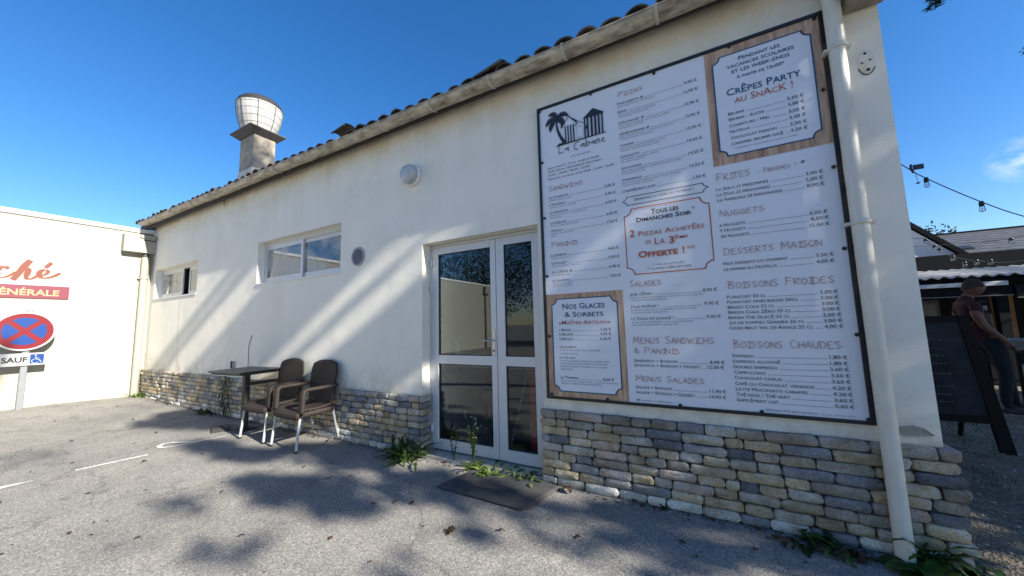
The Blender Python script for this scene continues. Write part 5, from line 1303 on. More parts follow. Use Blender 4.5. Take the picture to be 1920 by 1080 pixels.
# ------------------------------------------------------------- trees: the one that dapples the wall
GRID = (
'00000000000000000000000000000000000000000000000000000000055555555555555555555555555555555555555555555555555555555555',
'00000000000000000000000000000000000000000000000000000000000555555555555555555555555555555555555555555555555555555555',
'00000000000000000000000000000000000000000000000000000000000005555555555555555555555555555555555555555555555555555555',
'00000000000000000000000000000000000000000000000000000000000000055555555555555555555555555555555555555555555555555555',
'00000000000000000000000000000000000000000000000000000000000000000555555555555555555555555555555555555555555555555555',
'00000000000000000000000000000000000000000000000000000000000000000005555555555555555555555555555555555555555555555555',
'00000000000000000000000000000000000000000000000000000000000000000000055555555555555555555555555555555555555555555555',
'00000000000000000000000000000000000000000000000000000000000000000000000555555555555555555555555555555555555555555555',
'00000000000000000000000000000000000000000000000000000000000000000000000005555555555555555555555555555555555555555555',
'00000000000000000000000000000000000000000000000000000000000000000000000000055555555555555555555555555555555555555555',
'00000000000000000000000000000011111100000000000000000000000000000000000000000555555555555555555555555555555555555555',
'00000000000000000000000000000001111111000000000000000000000000000000000000000005555555555555555555555555555555555555',
'00000000000000000000000000000000001111000000000000000000000000000000001553000000055555555555555555555555555555555555',
'00000000000000000000000000000000000000000000000000000000000001220000000055400000000555555555555555555555555555555555',
'00000000000000000000000000000000000000000000000000000000000013333300000000000000000005555555555555555555555555555555',
'00000000000000000000000000000000000000000000000000000000000000122000000000000000000000055555555555555555555555555555',
'00000000000000000000000000000000000000000000000000000000000000000000000000000000000130000555555555555555555555555555',
'00000000000000000000000000000000000000000000000000000000000000001214675021000000000033200005555555555555555555555555',
'00000000000000000000000000000000000000000000000000000000000002888999007109980000000000000000055555555555555555555555',
'00000000000000000000000000000000000000000000000000000000000001888999009799999700000000000000000555555555555555555555',
'00000000000000000000000000000000000000000000367763023332000000000599999996997520000000500000000005555555555555555555',
'00000000000000000000001234432100000000000000377777755555551000000027900690000000000007730000100210055555555555555555',
'00000000000000000000002355555554200000000000016777775555555200000000134998208745000100005550500066300555555555555555',
'00000000000000000000000245555555554100000000000013200045567100300254630002008000876660000245150006660005555555555555',
'00000000000000000000112224555555555542000000000000000001578800016356661000888848887665045500077701664003355555555555',
'00000000000000000013456666655555555555410000000000000000368888888885666677888857865555055550007888788007995555555555',
'00000000000000000013567777777776555555542000000000000000026888888888756610007444145555505553477888319900999915555555',
'00000000000000000003567777777777776555553100000000000000000470008888885110000344303555000121788888800099599992055555',
'00000000000000000000357777777777777764332100000000000000000004788888888500000000000011000000188888889039999999100555',
'00000000000000000000024677777777777777530000000000000000000003777788888630000000000000000000006888888999999999700005',
'00000000000000000000000246777777777777763000000000000000000000377777774320000000000000000330000588888879999899820000',
)
BARK = mat('tree_bark', (.10, .08, .06), .95, var=.4, vscale=9, bump=.9, bscale=18, bdist=.03)
TLEAF = mat_leaf('oak_leaf_green', (.03, .055, .015), (.06, .095, .025)); TLEAF2 = mat_leaf('pine_green_dark', (.014, .03, .012), (.03, .05, .02))
def shade_at(p):
    """how leafy the crown is along the ray through p: thick over the shaded parts of wall and tarmac, open over the sunny ones"""
    if p.z <= 0: return 0
    tg = p.z/.57; tf = (-p.y/.12) if p.y < 0 else (0 if p.y < .0 else 0)
    tn = (-10.55-p.x)/-1.0
    if p.y < 0 and tf < tg and tf < tn:
        x = p.x-tf; z = p.z-.57*tf; c = z-.57*x
        if z > 2.55: return (.04 if -.30 < x < .55 and z < 2.85 else .62) if x > -6 else .25
        if x > 1.2: return .55
        d = .93
        for a, b, v in ((6.36, 9, .0), (6.10, 6.25, .02), (5.38, 6.0, .0), (5.02, 5.25, .25), (3.82, 4.15, .03), (3.38, 3.78, .0), (2.22, 2.46, .05), (1.55, 1.72, .62), (.55, .68, .6)):
            if a <= c <= b: d = v
        if x > -1.3:
            n_ = mnoise.noise(Vector((x*1.6, c*4.2, 2.5))); d = max(.0, .88-2.8*max(0, n_-.02))
            if -.30 < x < .55 and (1.0 < c < 1.42 or 1.6 < c < 2.02 or 2.16 < c < 2.7 or -.25 < c < .02): d = .04
            elif x < -.2 and (1.58 < c < 1.86 or 2.2 < c < 2.36): d = .12+.6*max(0, mnoise.noise(Vector((x*3, c*6, 7))))
        return d
    if tg < tn:
        x = p.x-tg; y = p.y+.12*tg
        i = int((x+10)/.1); j = int((y+3)/.1)
        if y > .05: return .6
        if 0 <= j < len(GRID) and 0 <= i < len(GRID[0]): return (.06 if (GRID[j][i] == '5' and x < -1.3 and y < -1.3) else int(GRID[j][i])/9*.96)
        return .0 if x < -1.3 else .3
    return .0
def leaf_quads(m, p, s, r, n=1, sp=.8):
    for _ in range(n):
        a = Vector((r.gauss(0, 1), r.gauss(0, 1), r.gauss(0, 1))).normalized(); b = a.orthogonal().normalized(); b = Quaternion(a, r.uniform(0, 6.28)) @ b
        q = p+Vector((r.gauss(0, s), r.gauss(0, s), r.gauss(0, s)))*sp; L_ = s*r.uniform(.7, 1.25)
        m.add([q-a*L_, q+b*L_*.42, q+a*L_, q-b*L_*.42], [(0, 1, 2, 3)])
def limbs(m, base, top, r0, n, reach, r):
    b = Vector(base); t = Vector(top); pts = [b.lerp(t, k/6)+Vector((r.uniform(-.12, .12), r.uniform(-.12, .12), 0))*(k > 0) for k in range(7)]
    m.tube(pts, [r0*(1-.8*k/6) for k in range(7)], 10)
    for k in range(n):
        s = b.lerp(t, r.uniform(.3, .95)); a = r.uniform(0, 6.28); e = s+Vector((math.cos(a)*reach[0]*r.uniform(.5, 1), math.sin(a)*reach[1]*r.uniform(.5, 1), r.uniform(.3, 1.6)))
        mid = s.lerp(e, .5)+Vector((0, 0, r.uniform(0, .4))); m.tube([s, mid, e], [r0*.28, r0*.16, r0*.05], 5)
r = random.Random(3)
T = thing('oak_tree', 'large leafy tree standing right of the car park, throwing dappled shade on the wall', 'tree', (10.6, -7.2, 0))
m = MB(); limbs(m, (0, 0, -.1), (-.4, 3.0, 13), .30, 12, (1.5, 1.6), r); m.obj('trunk', BARK, T)
CC = Vector((10.2, -3.2, 9.6)); CRD = Vector((3.2, 4.1, 6.2)); m = MB(); cnt = 0; tr = Vector((10.6, -7.2, 0))
for k in range(80000):
    u = Vector((r.gauss(0, 1), r.gauss(0, 1), r.gauss(0, 1))).normalized()*(r.random()**.40)
    p = CC+Vector((u.x*CRD.x, u.y*CRD.y, u.z*CRD.z))
    if p.z < 3.0: continue
    d = shade_at(p)
    if r.random() < d**1.35*1.15: leaf_quads(m, p-tr, .085, r, 2, .4); cnt += 1
m.obj('crown', TLEAF, T, fix=False)
# tree over the terrace, its unseen crown placed and thickened to shade it; one long bough reaches back over the corner of the building
T = thing('terrace_tree', 'dark leafy tree over the terrace whose twigs hang into the sky right of the wall', 'tree', (10.2, 5.2, 0)); tr = Vector((10.2, 5.2, 0))
m = MB(); limbs(m, (0, 0, -.1), (-.5, -1.8, 8.5), .26, 14, (2.0, 2.2), r)
m.tube([Vector(q)-tr for q in ((10.0, 5.2, 5.6), (7.5, 4.3, 7.4), (5.0, 3.3, 6.9), (3.4, 2.8, 5.65), (2.60, 2.45, 4.95))], [.12, .09, .06, .03, .012], 6)
m.tube([Vector(q)-tr for q in ((5.0, 3.3, 6.9), (4.4, 2.9, 5.3), (3.25, 2.5, 4.15), (3.05, 2.4, 3.98))], [.04, .025, .012, .006], 5)
m.obj('trunk', BARK, T)
m = MB(); CC = Vector((9.6, 2.9, 5.2)); CRD = Vector((2.6, 3.3, 4.2))
for k in range(24000):
    u = Vector((r.gauss(0, 1), r.gauss(0, 1), r.gauss(0, 1))).normalized()*(r.random()**.4); p = CC+Vector((u.x*CRD.x, u.y*CRD.y, u.z*CRD.z))
    if mnoise.noise(p*.9) < -.25: continue
    leaf_quads(m, p-tr, .15, r, 2)
def spray(c, n, sx_, sy_, sz_, s=.035):
    c = Vector(c)
    for k in range(n):
        p = c+Vector((r.gauss(0, sx_), r.gauss(0, sy_), r.gauss(0, sz_))); 
        for q in range(5):
            a = Vector((r.uniform(-1, -.1), r.uniform(-.4, .4), r.uniform(-1, .1))).normalized(); b = a.orthogonal().normalized(); b = Quaternion(a, r.uniform(0, 6.28)) @ b
            w = p-tr+Vector((r.gauss(0, .015), r.gauss(0, .015), r.gauss(0, .015))); L_ = s*r.uniform(.8, 1.5); m.add([w-a*L_, w+b*L_*.2, w+a*L_, w-b*L_*.2], [(0, 1, 2, 3)])
spray((2.62, 2.5, 4.93), 70, .085, .08, .055); spray((2.50, 2.42, 4.77), 16, .035, .03, .025); spray((2.48, 2.42, 4.68), 8, .02, .02, .03)
spray((3.4, 2.8, 5.6), 60, .16, .16, .12)
spray((3.02, 2.42, 3.90), 6, .02, .02, .03, .022); spray((3.10, 2.42, 4.05), 3, .02, .02, .015, .02)
m.obj('crown', TLEAF2, T, fix=False)
# trees beyond the far side of the car park (seen only in the glass) and behind the slate roof
def small_tree(loc, h, rx, label, seed, n=4200, s=.10, grp='trees round the far side of the car park', name='far_tree', cat='tree'):
    r = random.Random(seed); T = thing(name, label, cat, loc, 0, grp); m = MB(); limbs(m, (0, 0, -.1), (0, 0, h*.8), .05*h**.7, 8, (rx*.6, rx*.6), r); m.obj('trunk', BARK, T); m = MB()
    for k in range(n):
        u = Vector((r.gauss(0, 1), r.gauss(0, 1), r.gauss(0, 1))).normalized()*(r.random()**.38); p = Vector((u.x*rx, u.y*rx, h*.58+u.z*h*.42))
        if mnoise.noise(Vector(p)*.7+Vector((seed, 0, 0))) < -.3: continue
        leaf_quads(m, p, s, r, 2)
    m.obj('crown', TLEAF2, T, fix=False)
for i, (x, y, h, rx) in enumerate(((-15, -20, 8, 3.6), (-9.5, -21, 9, 3.8), (-4.5, -19, 8.5, 3.6), (0.5, -20, 9, 4), (5.5, -18, 8, 3.5), (-21, -18, 9, 4), (10.5, -14, 9, 4))):
    small_tree((x, y, 0), h, rx, 'dark bushy tree beyond the far side of the car park, reflected in the door glass', 20+i)

# ------------------------------------------------------------- terrace at the right
DKM = mat('charcoal_cladding', (.018, .019, .023), .8, spec=.1, var=.3, vscale=6); WHG = mat('white_gable', (.80, .81, .83), .7, var=.06, vscale=3)
SLATE = mat('slate', (.055, .063, .08), .75, var=.3, vscale=9, rnd=.22); BEAM = mat('charcoal_beam', (.010, .011, .014), .75, spec=.1)
CORR = mat('corrugated_sheet', (.50, .50, .48), .85, var=.2, vscale=4); ORW = mat('warm_wood', (.30, .15, .06), .6, var=.4, vscale=3, stretch=(10, 10, .8))
GH = thing('gabled_annex', 'white gabled building with dark barge boards behind the terrace pergola', 'building', (3.2, 12.2, 0))
m = MB(); Y = 9.2
gp = [(.1, 0), (5.49, 0), (5.49, 2.56), (2.8, 5.34), (.1, 2.6)]
m.poly_xz([(x, z) for x, z in gp], Y, Y+.25); W(m, 'gable_wall', WHG, GH)
def slab(a, b, y0, y1, th, nm, mt, p):
    (x0, z0), (x1, z1) = a, b; d = Vector((x1-x0, z1-z0)).normalized(); n = Vector((-d.y, d.x))*th; m = MB(); m.poly_xz([(x0, z0), (x1, z1), (x1+n.x, z1+n.y), (x0+n.x, z0+n.y)], y0, y1); return W(m, nm, mt, p)
slab((2.8, 5.36), (5.66, 2.43), Y-.05, Y+6.0, .10, 'roof_slope', BEAM, GH)
slab((-.05, 2.45), (2.8, 5.36), Y-.05, Y+6.0, .10, 'roof_slope', BEAM, GH)
SH_ = thing('slate_roofed_house', 'long house with dark slate roof and small rooflight behind the terrace', 'building', (8.5, 14.5, 0))
m = MB(); m.box(4.6, 16, 12.2, 18, 0, 2.75); W(m, 'wall', DKM, SH_)
m = MB(); m.box(4.45, 16.3, 12.02, 12.14, 2.60, 2.80); W(m, 'fascia', BEAM, SH_)
# slates, course by course
sx0, sx1 = 4.4, 11.0; rise = Vector((0, 2.35, 1.20)); rows_n = 15; sl = []
sm_ = [MB().box(-.155, .155, 0, .27, 0, .012).mesh('slate', SLATE) for k in range(1)]
RFS = MB(); RFS.add([(4.4, 12.0, 2.77), (16.3, 12.0, 2.77), (16.3, 15.0, 4.06), (4.4, 15.0, 4.06)], [(0, 1, 2, 3)]); RFS.add([(4.4, 15.0, 4.06), (16.3, 15.0, 4.06), (16.3, 18.3, 2.7), (4.4, 18.3, 2.7)], [(0, 1, 2, 3)])
rfo = W(RFS, 'roof', SLATE, SH_, fix=False); rlo = worldloc(rfo); tilt = math.atan2(1.29, 3.0)
cnt = 0
for j in range(12):
    for i in range(24):
        t = j/12; o = link('slate', sm_[0], rfo); x = 5.2+i*.32+(.16 if j % 2 else 0)
        o.location = Vector((x, 12.0+3.0*t-.02, 2.775+1.29*t+.012))-rlo; o.rotation_euler = (tilt-.03, 0, R_(-.01, .01)); cnt += 1
m = MB(); m.box(4.4, 16.3, 14.92, 15.08, 4.04, 4.12); W(m, 'ridge', BEAM, SH_)
m = MB(); m.add([(x, y, z) for z0 in (0, 1) for (x, y, z) in ((7.05, 13.0, 3.24+z0*.05), (7.45, 13.0, 3.24+z0*.05), (7.45, 13.22, 3.34+z0*.05), (7.05, 13.22, 3.34+z0*.05))], [(4, 5, 6, 7), (0, 1, 5, 4), (1, 2, 6, 5), (2, 3, 7, 6), (3, 0, 4, 7)]); W(m, 'rooflight', BLACK, SH_)
small_tree((8.9, 19.0, 0), 5.2, 1.7, 'low bushy treetop showing above the ridge of the slate roof', 61, 1800, .09, None, 'bushy_tree')
small_tree((7.4, 19.5, 0), 4.9, 1.3, 'small treetop peeping over the left end of the slate roof', 62, 1200, .09, None, 'bushy_tree')
PG = thing('terrace_shelter', 'dark open fronted shelter with corrugated roof and posts behind the person', 'shelter', (5.0, 7.2, 0))
# corrugated roof as sheets
def corr(x0, x1):
    m = MB(); n = int((x1-x0)/.0325); vs = []
    for (y, z) in ((6.75, 1.985), (8.5, 2.27)):
        for i in range(n+1): x = x0+(x1-x0)*i/n; vs.append((x, y, z+.026*math.cos(2*math.pi*x/.17)))
    m.add(vs, [(i, i+1, n+2+i, n+1+i) for i in range(n)], sm=False); W(m, 'roof_sheet', CORR, PG, fix=False)
for k in range(6): corr(2.6+k*1.1, 2.6+(k+1)*1.1-.004)
m = MB(); m.box(2.6, 9.2, 8.5, 8.65, 2.1, 2.62); W(m, 'back_fascia', BEAM, PG)
m = MB(); m.box(2.6, 9.2, 6.86, 6.98, 1.86, 1.945); W(m, 'front_beam', BEAM, PG)
m = MB(); m.box(2.6, 4.83, 6.74, 6.80, 1.80, 1.875, bev=.004); W(m, 'white_board', mat('white_board', (.75, .77, .80), .6), PG)
m = MB(); m.box(2.6, 4.9, 6.82, 6.88, 1.63, 1.80); m.box(4.93, 9.2, 6.80, 6.88, 1.58, 1.80); W(m, 'lower_beam', DKM, PG)
m = MB(); m.box(2.6, 4.9, 6.80, 6.815, 1.615, 1.63); m.box(4.93, 9.2, 6.785, 6.80, 1.565, 1.58); W(m, 'pale_edge', mat('pale_edge', (.3, .28, .24), .6), PG)
for x in (4.55, 4.78, 7.0, 9.1): m = MB(); m.box(x-.07, x+.07, 6.84, 6.98, 0, 1.86, bev=.006); W(m, 'post', DKM, PG)
m = MB(); m.box(2.6, 9.2, 8.42, 8.50, 0, 2.1); W(m, 'back_wall', DKM, PG)
for k in range(22): x = 2.65+k*.3; m = MB(); m.box(x, x+.285, 8.395, 8.418, .05, 2.05); W(m, 'cladding_board', DKM, PG)
for k in range(3): m = MB(); m.box(5.36+k*.10, 5.455+k*.10, 8.34, 8.39, .55, 1.78); W(m, 'wood_board', ORW, PG)
m = MB(); m.box(3.98, 4.62, 8.36, 8.39, .95, 1.62); w_ = W(m, 'window', mat('grey_window_frame', (.06, .065, .075), .5), PG); m = MB(); m.box(4.04, 4.56, 8.35, 8.358, 1.01, 1.56); W(m, 'pane', mat('dull_pane', (.10, .11, .125), .25), w_)
m = MB(); m.box(5.9, 6.6, 8.36, 8.39, .2, 1.75); W(m, 'dark_door', BLACK, PG)
# low pale wall / planter under the shelter
o = MB(); o.box(3.9, 9.0, 7.3, 7.6, 0, .33, bev=.01); tag(o.obj('low_wall', mat('pale_low_wall', (.30, .29, .26), .9, var=.2, vscale=5)), 'low pale wall running under the shelter behind the bench table', 'wall')
# tall table at the right
BT = thing('high_table', 'grey plank table on thin dark legs at the right edge, behind the person', 'table', (4.35, 5.0, 0))
for k in range(5): m = MB(); m.box(-.65, .75, -.33+.135*k, -.33+.135*k+.125, .90, .93, bev=.003); m.obj('plank', mat('grey_wood', (.20, .19, .18), .8, var=.4, vscale=4, stretch=(.6, 10, 10)), BT)
m = MB(); m.box(-.62, .72, -.33, -.31, .80, .90); m.obj('apron_rail', MATS['grey_wood'], BT)
m = MB(); m.box(-.60, .70, -.31, -.30, .55, .57)
for x in (-.58, -.42, .66):
    for y in (-.30, .30): m2_ = MB(); m2_.box(x-.014, x+.014, y-.014, y+.014, .0, .90); m2_.obj('leg', BEAM, BT)
m = MB(); m.box(-.58, .66, -.31, -.295, .30, .32); m.box(-.58, .66, .295, .31, .30, .32); m.obj('stretcher', BEAM, BT)

# ------------------------------------------------------------- chalkboard A-frame
CB = thing('chalkboard_sign', 'tall black A-frame chalkboard with faint chalk lines standing on the dirt beside the wall', 'chalkboard', (2.10, 2.45, 0))
SLB = mat('chalk_black', (.016, .018, .022), .8, spec=.15, var=.5, vscale=5, var2=(.035, .037, .042)); CBF = mat('chalk_frame', (.014, .012, .012), .8, spec=.1)
def lean(z): return -.10+.13*z/1.3
fr = [(2.26, 2.36), (2.44, 2.37)]
def qbox(x0a, x0b, x1a, x1b, z0, z1, y0, y1, nm, mt, p):
    """front panel leaning back: x edges at z0 and z1"""
    m = MB(); f = lambda z, y: 2.37+lean(z)+y
    vs = [(x0a, f(z0, y0), z0), (x1a, f(z0, y0), z0), (x1b, f(z1, y0), z1), (x0b, f(z1, y0), z1), (x0a, f(z0, y1), z0), (x1a, f(z0, y1), z0), (x1b, f(z1, y1), z1), (x0b, f(z1, y1), z1)]
    m.add(vs, [(0, 1, 2, 3), (7, 6, 5, 4), (0, 4, 5, 1), (1, 5, 6, 2), (2, 6, 7, 3), (3, 7, 4, 0)]); return W(m, nm, mt, p)
qbox(1.52, 1.52, 2.36, 2.30, .34, 1.23, 0, .02, 'board', SLB, CB)
qbox(2.36, 2.27, 2.45, 2.345, 0.012, 1.30, -.012, .035, 'leg', CBF, CB); qbox(1.45, 1.45, 1.53, 1.53, 0.012, 1.30, -.012, .035, 'leg', CBF, CB)
qbox(1.53, 1.53, 2.35, 2.275, 1.23, 1.30, -.006, .032, 'rail', CBF, CB); qbox(1.53, 1.53, 2.40, 2.37, .27, .34, -.006, .032, 'rail', CBF, CB)
for x in (1.5, 2.36):
    m = MB(); m.tube([(x, 2.42, 1.24), (x, 2.86, .01)], .022, 4, sm=False); W(m, 'rear_leg', CBF, CB)
m = MB(); r = random.Random(8)
for row, z in enumerate((1.06, .97, .90, .82, .72, .60, .52, .45)):
    x = 1.85+r.uniform(0, .06)
    while x < 2.12:
        w = r.uniform(.01, .03); zz = z+r.uniform(-.004, .004)
        f = lambda q: 2.37+lean(q)-.0025
        m.add([(x, f(zz), zz), (x+w, f(zz), zz+r.uniform(-.003, .003)), (x+w, f(zz+.006), zz+.006), (x, f(zz+.006), zz+.005)], [(0, 1, 2, 3)]); x += w+r.uniform(.004, .02)
W(m, 'chalk_marks', mat('chalk', (.12, .125, .13), .9), CB, fix=False)

# ------------------------------------------------------------- string lights
def cord(name, label, pts, bulbs, rb=.022, sock=.020):
    S = thing(name, label, 'string lights', pts[0]); o = Vector(pts[0]); P = []
    for a, b, c, d in zip([pts[0]]+pts[:-2], pts[:-1], pts[1:], pts[2:]+[pts[-1]]):
        a, b, c, d = map(Vector, (a, b, c, d))
        for k in range(8):
            t = k/8; P.append(.5*((2*b)+(-a+c)*t+(2*a-5*b+4*c-d)*t*t+(-a+3*b-3*c+d)*t**3)-o)
    P.append(Vector(pts[-1])-o); m = MB(); m.tube(P, .0045, 5); m.obj('cord', BLACK, S)
    sm = MB().lathe([(0, .018), (sock*.7, .016), (sock, .0), (sock, -.032), (0, -.034)], n=10).mesh('socket', BLACK)
    gm = MB().lathe([(sock*.7, -.033), (sock*.95, -.040), (sock*1.2, -.060), (sock*1.1, -.076), (sock*.5, -.086), (0, -.088)], n=12).mesh('bulb', BGL)
    bm2 = MB().lathe([(0, -.045), (.003, -.045), (.004, -.07), (0, -.072)], n=6).mesh('filament', BFIL)
    for b in bulbs:
        l_ = Vector(b)-o; link('socket', sm, S, loc=l_); q = link('bulb', gm, S, loc=l_); link('filament', bm2, q)
    return S
BGL = mat_glass('bulb_glass', (.86, .88, .9), 1.35, boost=1.6, rough=.03); BFIL = mat('filament', (.6, .55, .45), .5)
S = cord('string_lights', 'black festoon cord with clear bulbs running down to the right across the sky', [(1.12, 1.55, 3.45), (1.87, 1.98, 2.84), (2.04, 2.0, 2.655), (2.36, 2.0, 2.355), (2.66, 2.02, 2.14), (3.4, 2.3, 1.85), (4.6, 3.0, 2.2)], [(2.04, 2.0, 2.645), (2.365, 2.0, 2.34), (2.95, 2.1, 1.98), (3.6, 2.35, 1.83)], rb=.03, sock=.017)
m = MB(); m.tube([(-.012, 0, .06), (-.016, 0, .02), (0, 0, -.03)], .010, 5); m.box(.0, .075, -.004, .004, .0, .05); m.tube([(.01, 0, -.03), (.022, 0, -.13)], .002, 4); m.lathe([(0, -.128), (.016, -.134), (.016, -.142), (0, -.146)], (.02, 0, 0), 8)
m.obj('clip', mat('clip_plastic', (.03, .035, .05), .5), S, loc=Vector((1.955, 1.98, 2.75))-Vector((1.12, 1.55, 3.45)))
tag(MB().tube([(4.6, 3.0, 0), (4.6, 3.0, 2.3)], .04, 10).obj('light_pole', BEAM), 'dark pole holding the end of the festoon cord on the terrace', 'pole')
cord('string_lights', 'festoon cord with bulbs sagging in front of the white gable, lower left one', [(2.6, 6.9, 3.2), (3.72, 7.0, 2.86), (4.01, 7.0, 2.80), (4.10, 7.0, 2.62), (4.32, 7.0, 2.42), (4.61, 7.0, 2.30), (5.2, 7.05, 2.24), (6.4, 7.1, 2.6)],
     [(3.76, 7, 3.03), (4.01, 7.0, 2.79), (4.18, 7, 2.58), (4.33, 7.0, 2.41), (4.47, 7.0, 2.28), (4.62, 7.0, 2.30), (4.8, 7.02, 2.29)], sock=.03)
cord('string_lights', 'festoon cord with bulbs crossing in front of the slate roof, nearly level', [(2.6, 6.6, 2.70), (3.74, 6.9, 2.66), (4.10, 6.95, 2.65), (4.6, 7.0, 2.64), (5.08, 7.0, 2.66), (6.5, 7.1, 2.9)], [(4.10, 6.96, 2.64), (5.08, 7.0, 2.65)], sock=.032)

# ------------------------------------------------------------- the person
PS = thing('person', 'person in a maroon T-shirt and dark jeans standing behind the chalkboard, facing right', 'person', (3.42, 4.4, .012))
SKIN = mat('skin', (.17, .08, .055), .55); SHIRT = mat('maroon_cloth', (.055, .009, .012), .85, bump=.4, bscale=30, var=.2, vscale=8); JEAN = mat('dark_denim', (.010, .014, .022), .9, bump=.4, bscale=40, var=.3, vscale=12)
HAIR = mat('short_grey_hair', (.05, .03, .025), .9); SHOE = mat('dark_shoe', (.02, .02, .022), .6)
def skinned(verts, edges, radii, root=0, sub=2):
    me = bpy.data.meshes.new('s'); me.from_pydata(verts, edges, []); o = bpy.data.objects.new('s', me); COL.objects.link(o)
    sk = o.modifiers.new('Skin', 'SKIN'); sk.use_smooth_shade = True; sk.branch_smoothing = .6
    if not me.skin_vertices: me.attributes.new  # layer is created with the modifier
    bpy.context.view_layer.update()
    if not me.skin_vertices:
        bm = bmesh.new(); bm.from_mesh(me); bm.verts.layers.skin.verify(); bm.to_mesh(me); bm.free()
    for i, rr in enumerate(radii): me.skin_vertices[0].data[i].radius = rr if isinstance(rr, tuple) else (rr, rr)
    me.skin_vertices[0].data[root].use_root = True
    ss = o.modifiers.new('Sub', 'SUBSURF'); ss.levels = sub; ss.render_levels = sub
    d = bpy.context.evaluated_depsgraph_get(); d.update(); ev = o.evaluated_get(d); out = bpy.data.meshes.new_from_object(ev); bpy.data.objects.remove(o, do_unlink=True); return out
# local frame: x = facing direction (picture right), y = away from the camera, z up; he leans back slightly, one hand low in front
V = [(-.04, 0, .94), (-.07, 0, 1.06), (-.12, 0, 1.20), (-.17, 0, 1.36), (-.19, 0, 1.46), (-.165, 0, 1.52), (-.13, 0, 1.575),
     (-.17, -.17, 1.42), (-.20, -.215, 1.29), (-.15, -.225, 1.13), (-.02, -.215, .98), (.04, -.21, .90),
     (-.17, .17, 1.42), (-.18, .215, 1.29), (-.12, .22, 1.14), (.02, .20, 1.02), (.10, .19, .96),
     (-.03, -.10, .88), (.0, -.11, .68), (.02, -.12, .49), (-.01, -.12, .28), (-.02, -.12, .09), (.10, -.13, .045),
     (-.02, .10, .88), (.07, .11, .69), (.13, .12, .50), (.15, .12, .28), (.17, .12, .09), (.29, .13, .045)]
E = [(0, 1), (1, 2), (2, 3), (3, 4), (4, 5), (5, 6), (3, 7), (7, 8), (8, 9), (9, 10), (10, 11), (3, 12), (12, 13), (13, 14), (14, 15), (15, 16), (0, 17), (17, 18), (18, 19), (19, 20), (20, 21), (21, 22), (0, 23), (23, 24), (24, 25), (25, 26), (26, 27), (27, 28)]
RD = [(.135, .155), (.13, .145), (.14, .15), (.14, .165), (.10, .12), (.062, .062), (.058, .058), .072, .056, .044, .034, .03, .072, .056, .044, .034, .03,
      .10, .088, .068, .060, .046, .042, .10, .088, .068, .060, .046, .042]
bm_p = skinned(V, E, RD)
for m_ in (SKIN, SHIRT, JEAN, SHOE): bm_p.materials.append(m_)
for p in bm_p.polygons:
    c = p.center; best = None
    for (a_, b_) in E:
        A_, B_ = Vector(V[a_]), Vector(V[b_]); t_s = max(0, min(1, (c-A_).dot(B_-A_)/(B_-A_).length_squared)); d_ = (c-A_.lerp(B_, t_s)).length-.5*(RD[b_][0] if isinstance(RD[b_], tuple) else RD[b_])
        if best is None or d_ < best[0]: best = (d_, b_, t_s)
    k_ = best[1]
    p.material_index = (3 if k_ in (22, 28) and c.z < .09 else 2) if k_ >= 17 else (0 if k_ in (9, 10, 11, 14, 15, 16, 6) or (k_ in (8, 13) and best[2] > .85) else (2 if c.z < .93 else 1)); p.use_smooth = True
body = link('body', bm_p, PS)
# head
m = MB(); hc = Vector((-.085, 0, 1.665)); nU, nV = 20, 16; vs = []
for j in range(nV+1):
    ph = math.pi*j/nV
    for i in range(nU):
        th = 2*math.pi*i/nU; x, y, z = math.sin(ph)*math.cos(th), math.sin(ph)*math.sin(th), math.cos(ph)
        X, Y_, Z = x*.100, y*.078, z*.118
        if z < 0: X += .018*x*(-z); Y_ *= 1+.28*z; 
        if x > .55 and abs(y) < .5: X -= .006
        if x > .85 and -.28 < z < .08: X += .022*max(0, 1-abs(y)*5)*(1 if z < -.02 else .5)        # nose
        if x > .8 and .08 < z < .25: X -= .006*(1 if abs(y) > .12 else 0)                             # eye sockets
        if x > .6 and z < -.75: X += .012                                                            # chin
        vs.append(hc+Vector((X, Y_, Z)))
m.add(vs, [(j*nU+i, j*nU+(i+1) % nU, (j+1)*nU+(i+1) % nU, (j+1)*nU+i) for j in range(nV) for i in range(nU)], 0, True)
head = m.obj('head', SKIN, PS)
for s in (-1, 1):
    m = MB(); m.lathe([(0, -.012), (.018, -.008), (.024, .0), (.016, .006), (0, .004)], (0, 0, 0), 10, 'y'); e_ = m.obj('ear', SKIN, head, loc=hc+Vector((-.012, s*.078, -.005))); e_.scale = (.9, s, 1.4)
    m = MB(); m.lathe([(0, .008), (.008, .004), (.010, 0), (0, -.008)], (0, 0, 0), 8, 'x'); m.obj('eye', BLACK, head, loc=hc+Vector((.086, s*.030, .018)))
m = MB(); m.box(.088, .097, -.022, .022, -.062, -.055); m.obj('mouth', mat('lip', (.30, .10, .08), .6), head, loc=hc)
m = MB(); vs = []; 
for j in range(7):
    ph = math.pi*.52*j/6
    for i in range(20):
        th = 2*math.pi*i/20; x, y, z = math.sin(ph)*math.cos(th), math.sin(ph)*math.sin(th), math.cos(ph); k = 1.06 if x < .55 else .985
        vs.append(hc+Vector((x*.104*k-.004, y*.083*k, z*.123*(1.03 if x < .6 else .97)-(.035*max(0, -x)*(j/6)))))
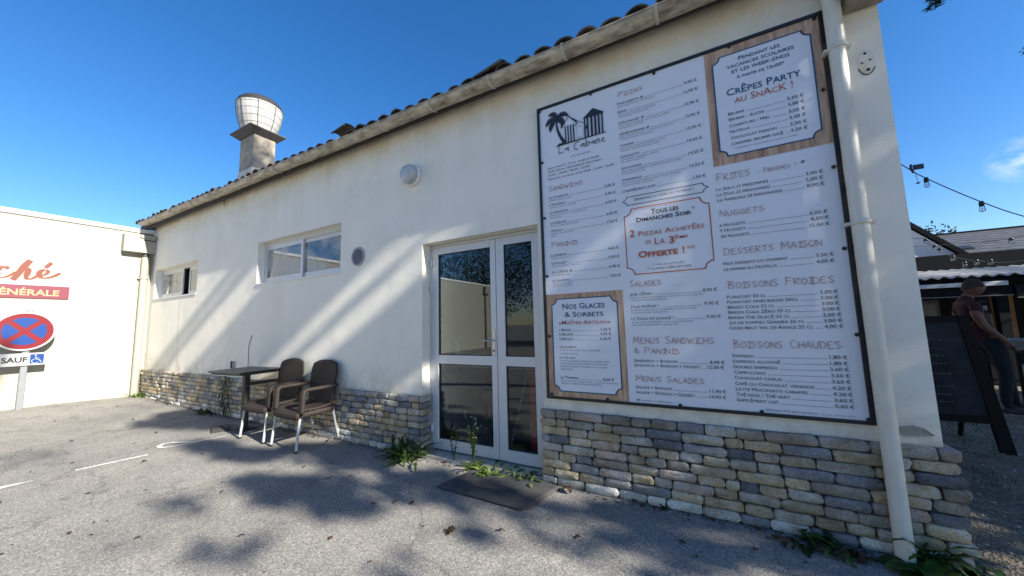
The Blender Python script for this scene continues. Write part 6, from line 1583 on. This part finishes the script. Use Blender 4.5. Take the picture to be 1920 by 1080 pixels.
m.add(vs, [(j*20+i, j*20+(i+1) % 20, (j+1)*20+(i+1) % 20, (j+1)*20+i) for j in range(6) for i in range(20)], 0, True); m.obj('hair', HAIR, head)
# hands: palm and five fingers each
def hand(c, d, s, curl):
    c = Vector(c); d = Vector(d).normalized(); side = Vector((0, 1, 0)); side = (side-d*side.dot(d)).normalized(); nrm = d.cross(side)
    vs = [c-d*.02, c+d*.03, c+d*.07]; ed = [(0, 1), (1, 2)]; rd = [(.024, .028), (.020, .038), (.018, .040)]
    parts = [skinned(vs, ed, rd, 0, 1)]
    for k, (o_, L_) in enumerate(((-.030, .062), (-.010, .074), (.010, .070), (.029, .054))):
        b = c+d*.068+side*o_; p1 = b+d*L_*.45; p2 = p1+(d+nrm*curl).normalized()*L_*.32; p3 = p2+(d*.5+nrm*curl*1.6).normalized()*L_*.26
        parts.append(skinned([b-d*.03, b, p1, p2, p3], [(0, 1), (1, 2), (2, 3), (3, 4)], [.010, .0098, .009, .0085, .0075], 0, 1))
    b = c+d*.015-side*.030*s; p1 = b+(d*.7-side*s*.7).normalized()*.035; p2 = p1+(d-side*.1*s+nrm*curl*.5).normalized()*.03
    parts.append(skinned([c+d*.01, b, p1, p2], [(0, 1), (1, 2), (2, 3)], [.012, .012, .0105, .009], 0, 1))
    bmh = bmesh.new()
    for q in parts: bmh.from_mesh(q)
    me = bpy.data.meshes.new('hand'); bmh.to_mesh(me); bmh.free(); me.materials.append(SKIN)
    for p in me.polygons: p.use_smooth = True
    return link('hand', me, PS)
hand((.035, -.21, .905), (.45, 0, -.9), 1, .5); hand((.10, .19, .955), (.8, 0, -.45), -1, .6)
m = MB()
for x, y in ((.05, -.125), (.235, .125)): m = MB(); m.box(x-.12, x+.12, y-.045, y+.045, 0, .075, bev=.02); m.obj('shoe', SHOE, PS)
m = MB(); m.box(-.075, -.068, -.03, .03, 1.36, 1.42); m.obj('chest_print', mat('print_white', (.6, .6, .6), .8), PS, loc=(.05, -.02, -.02))
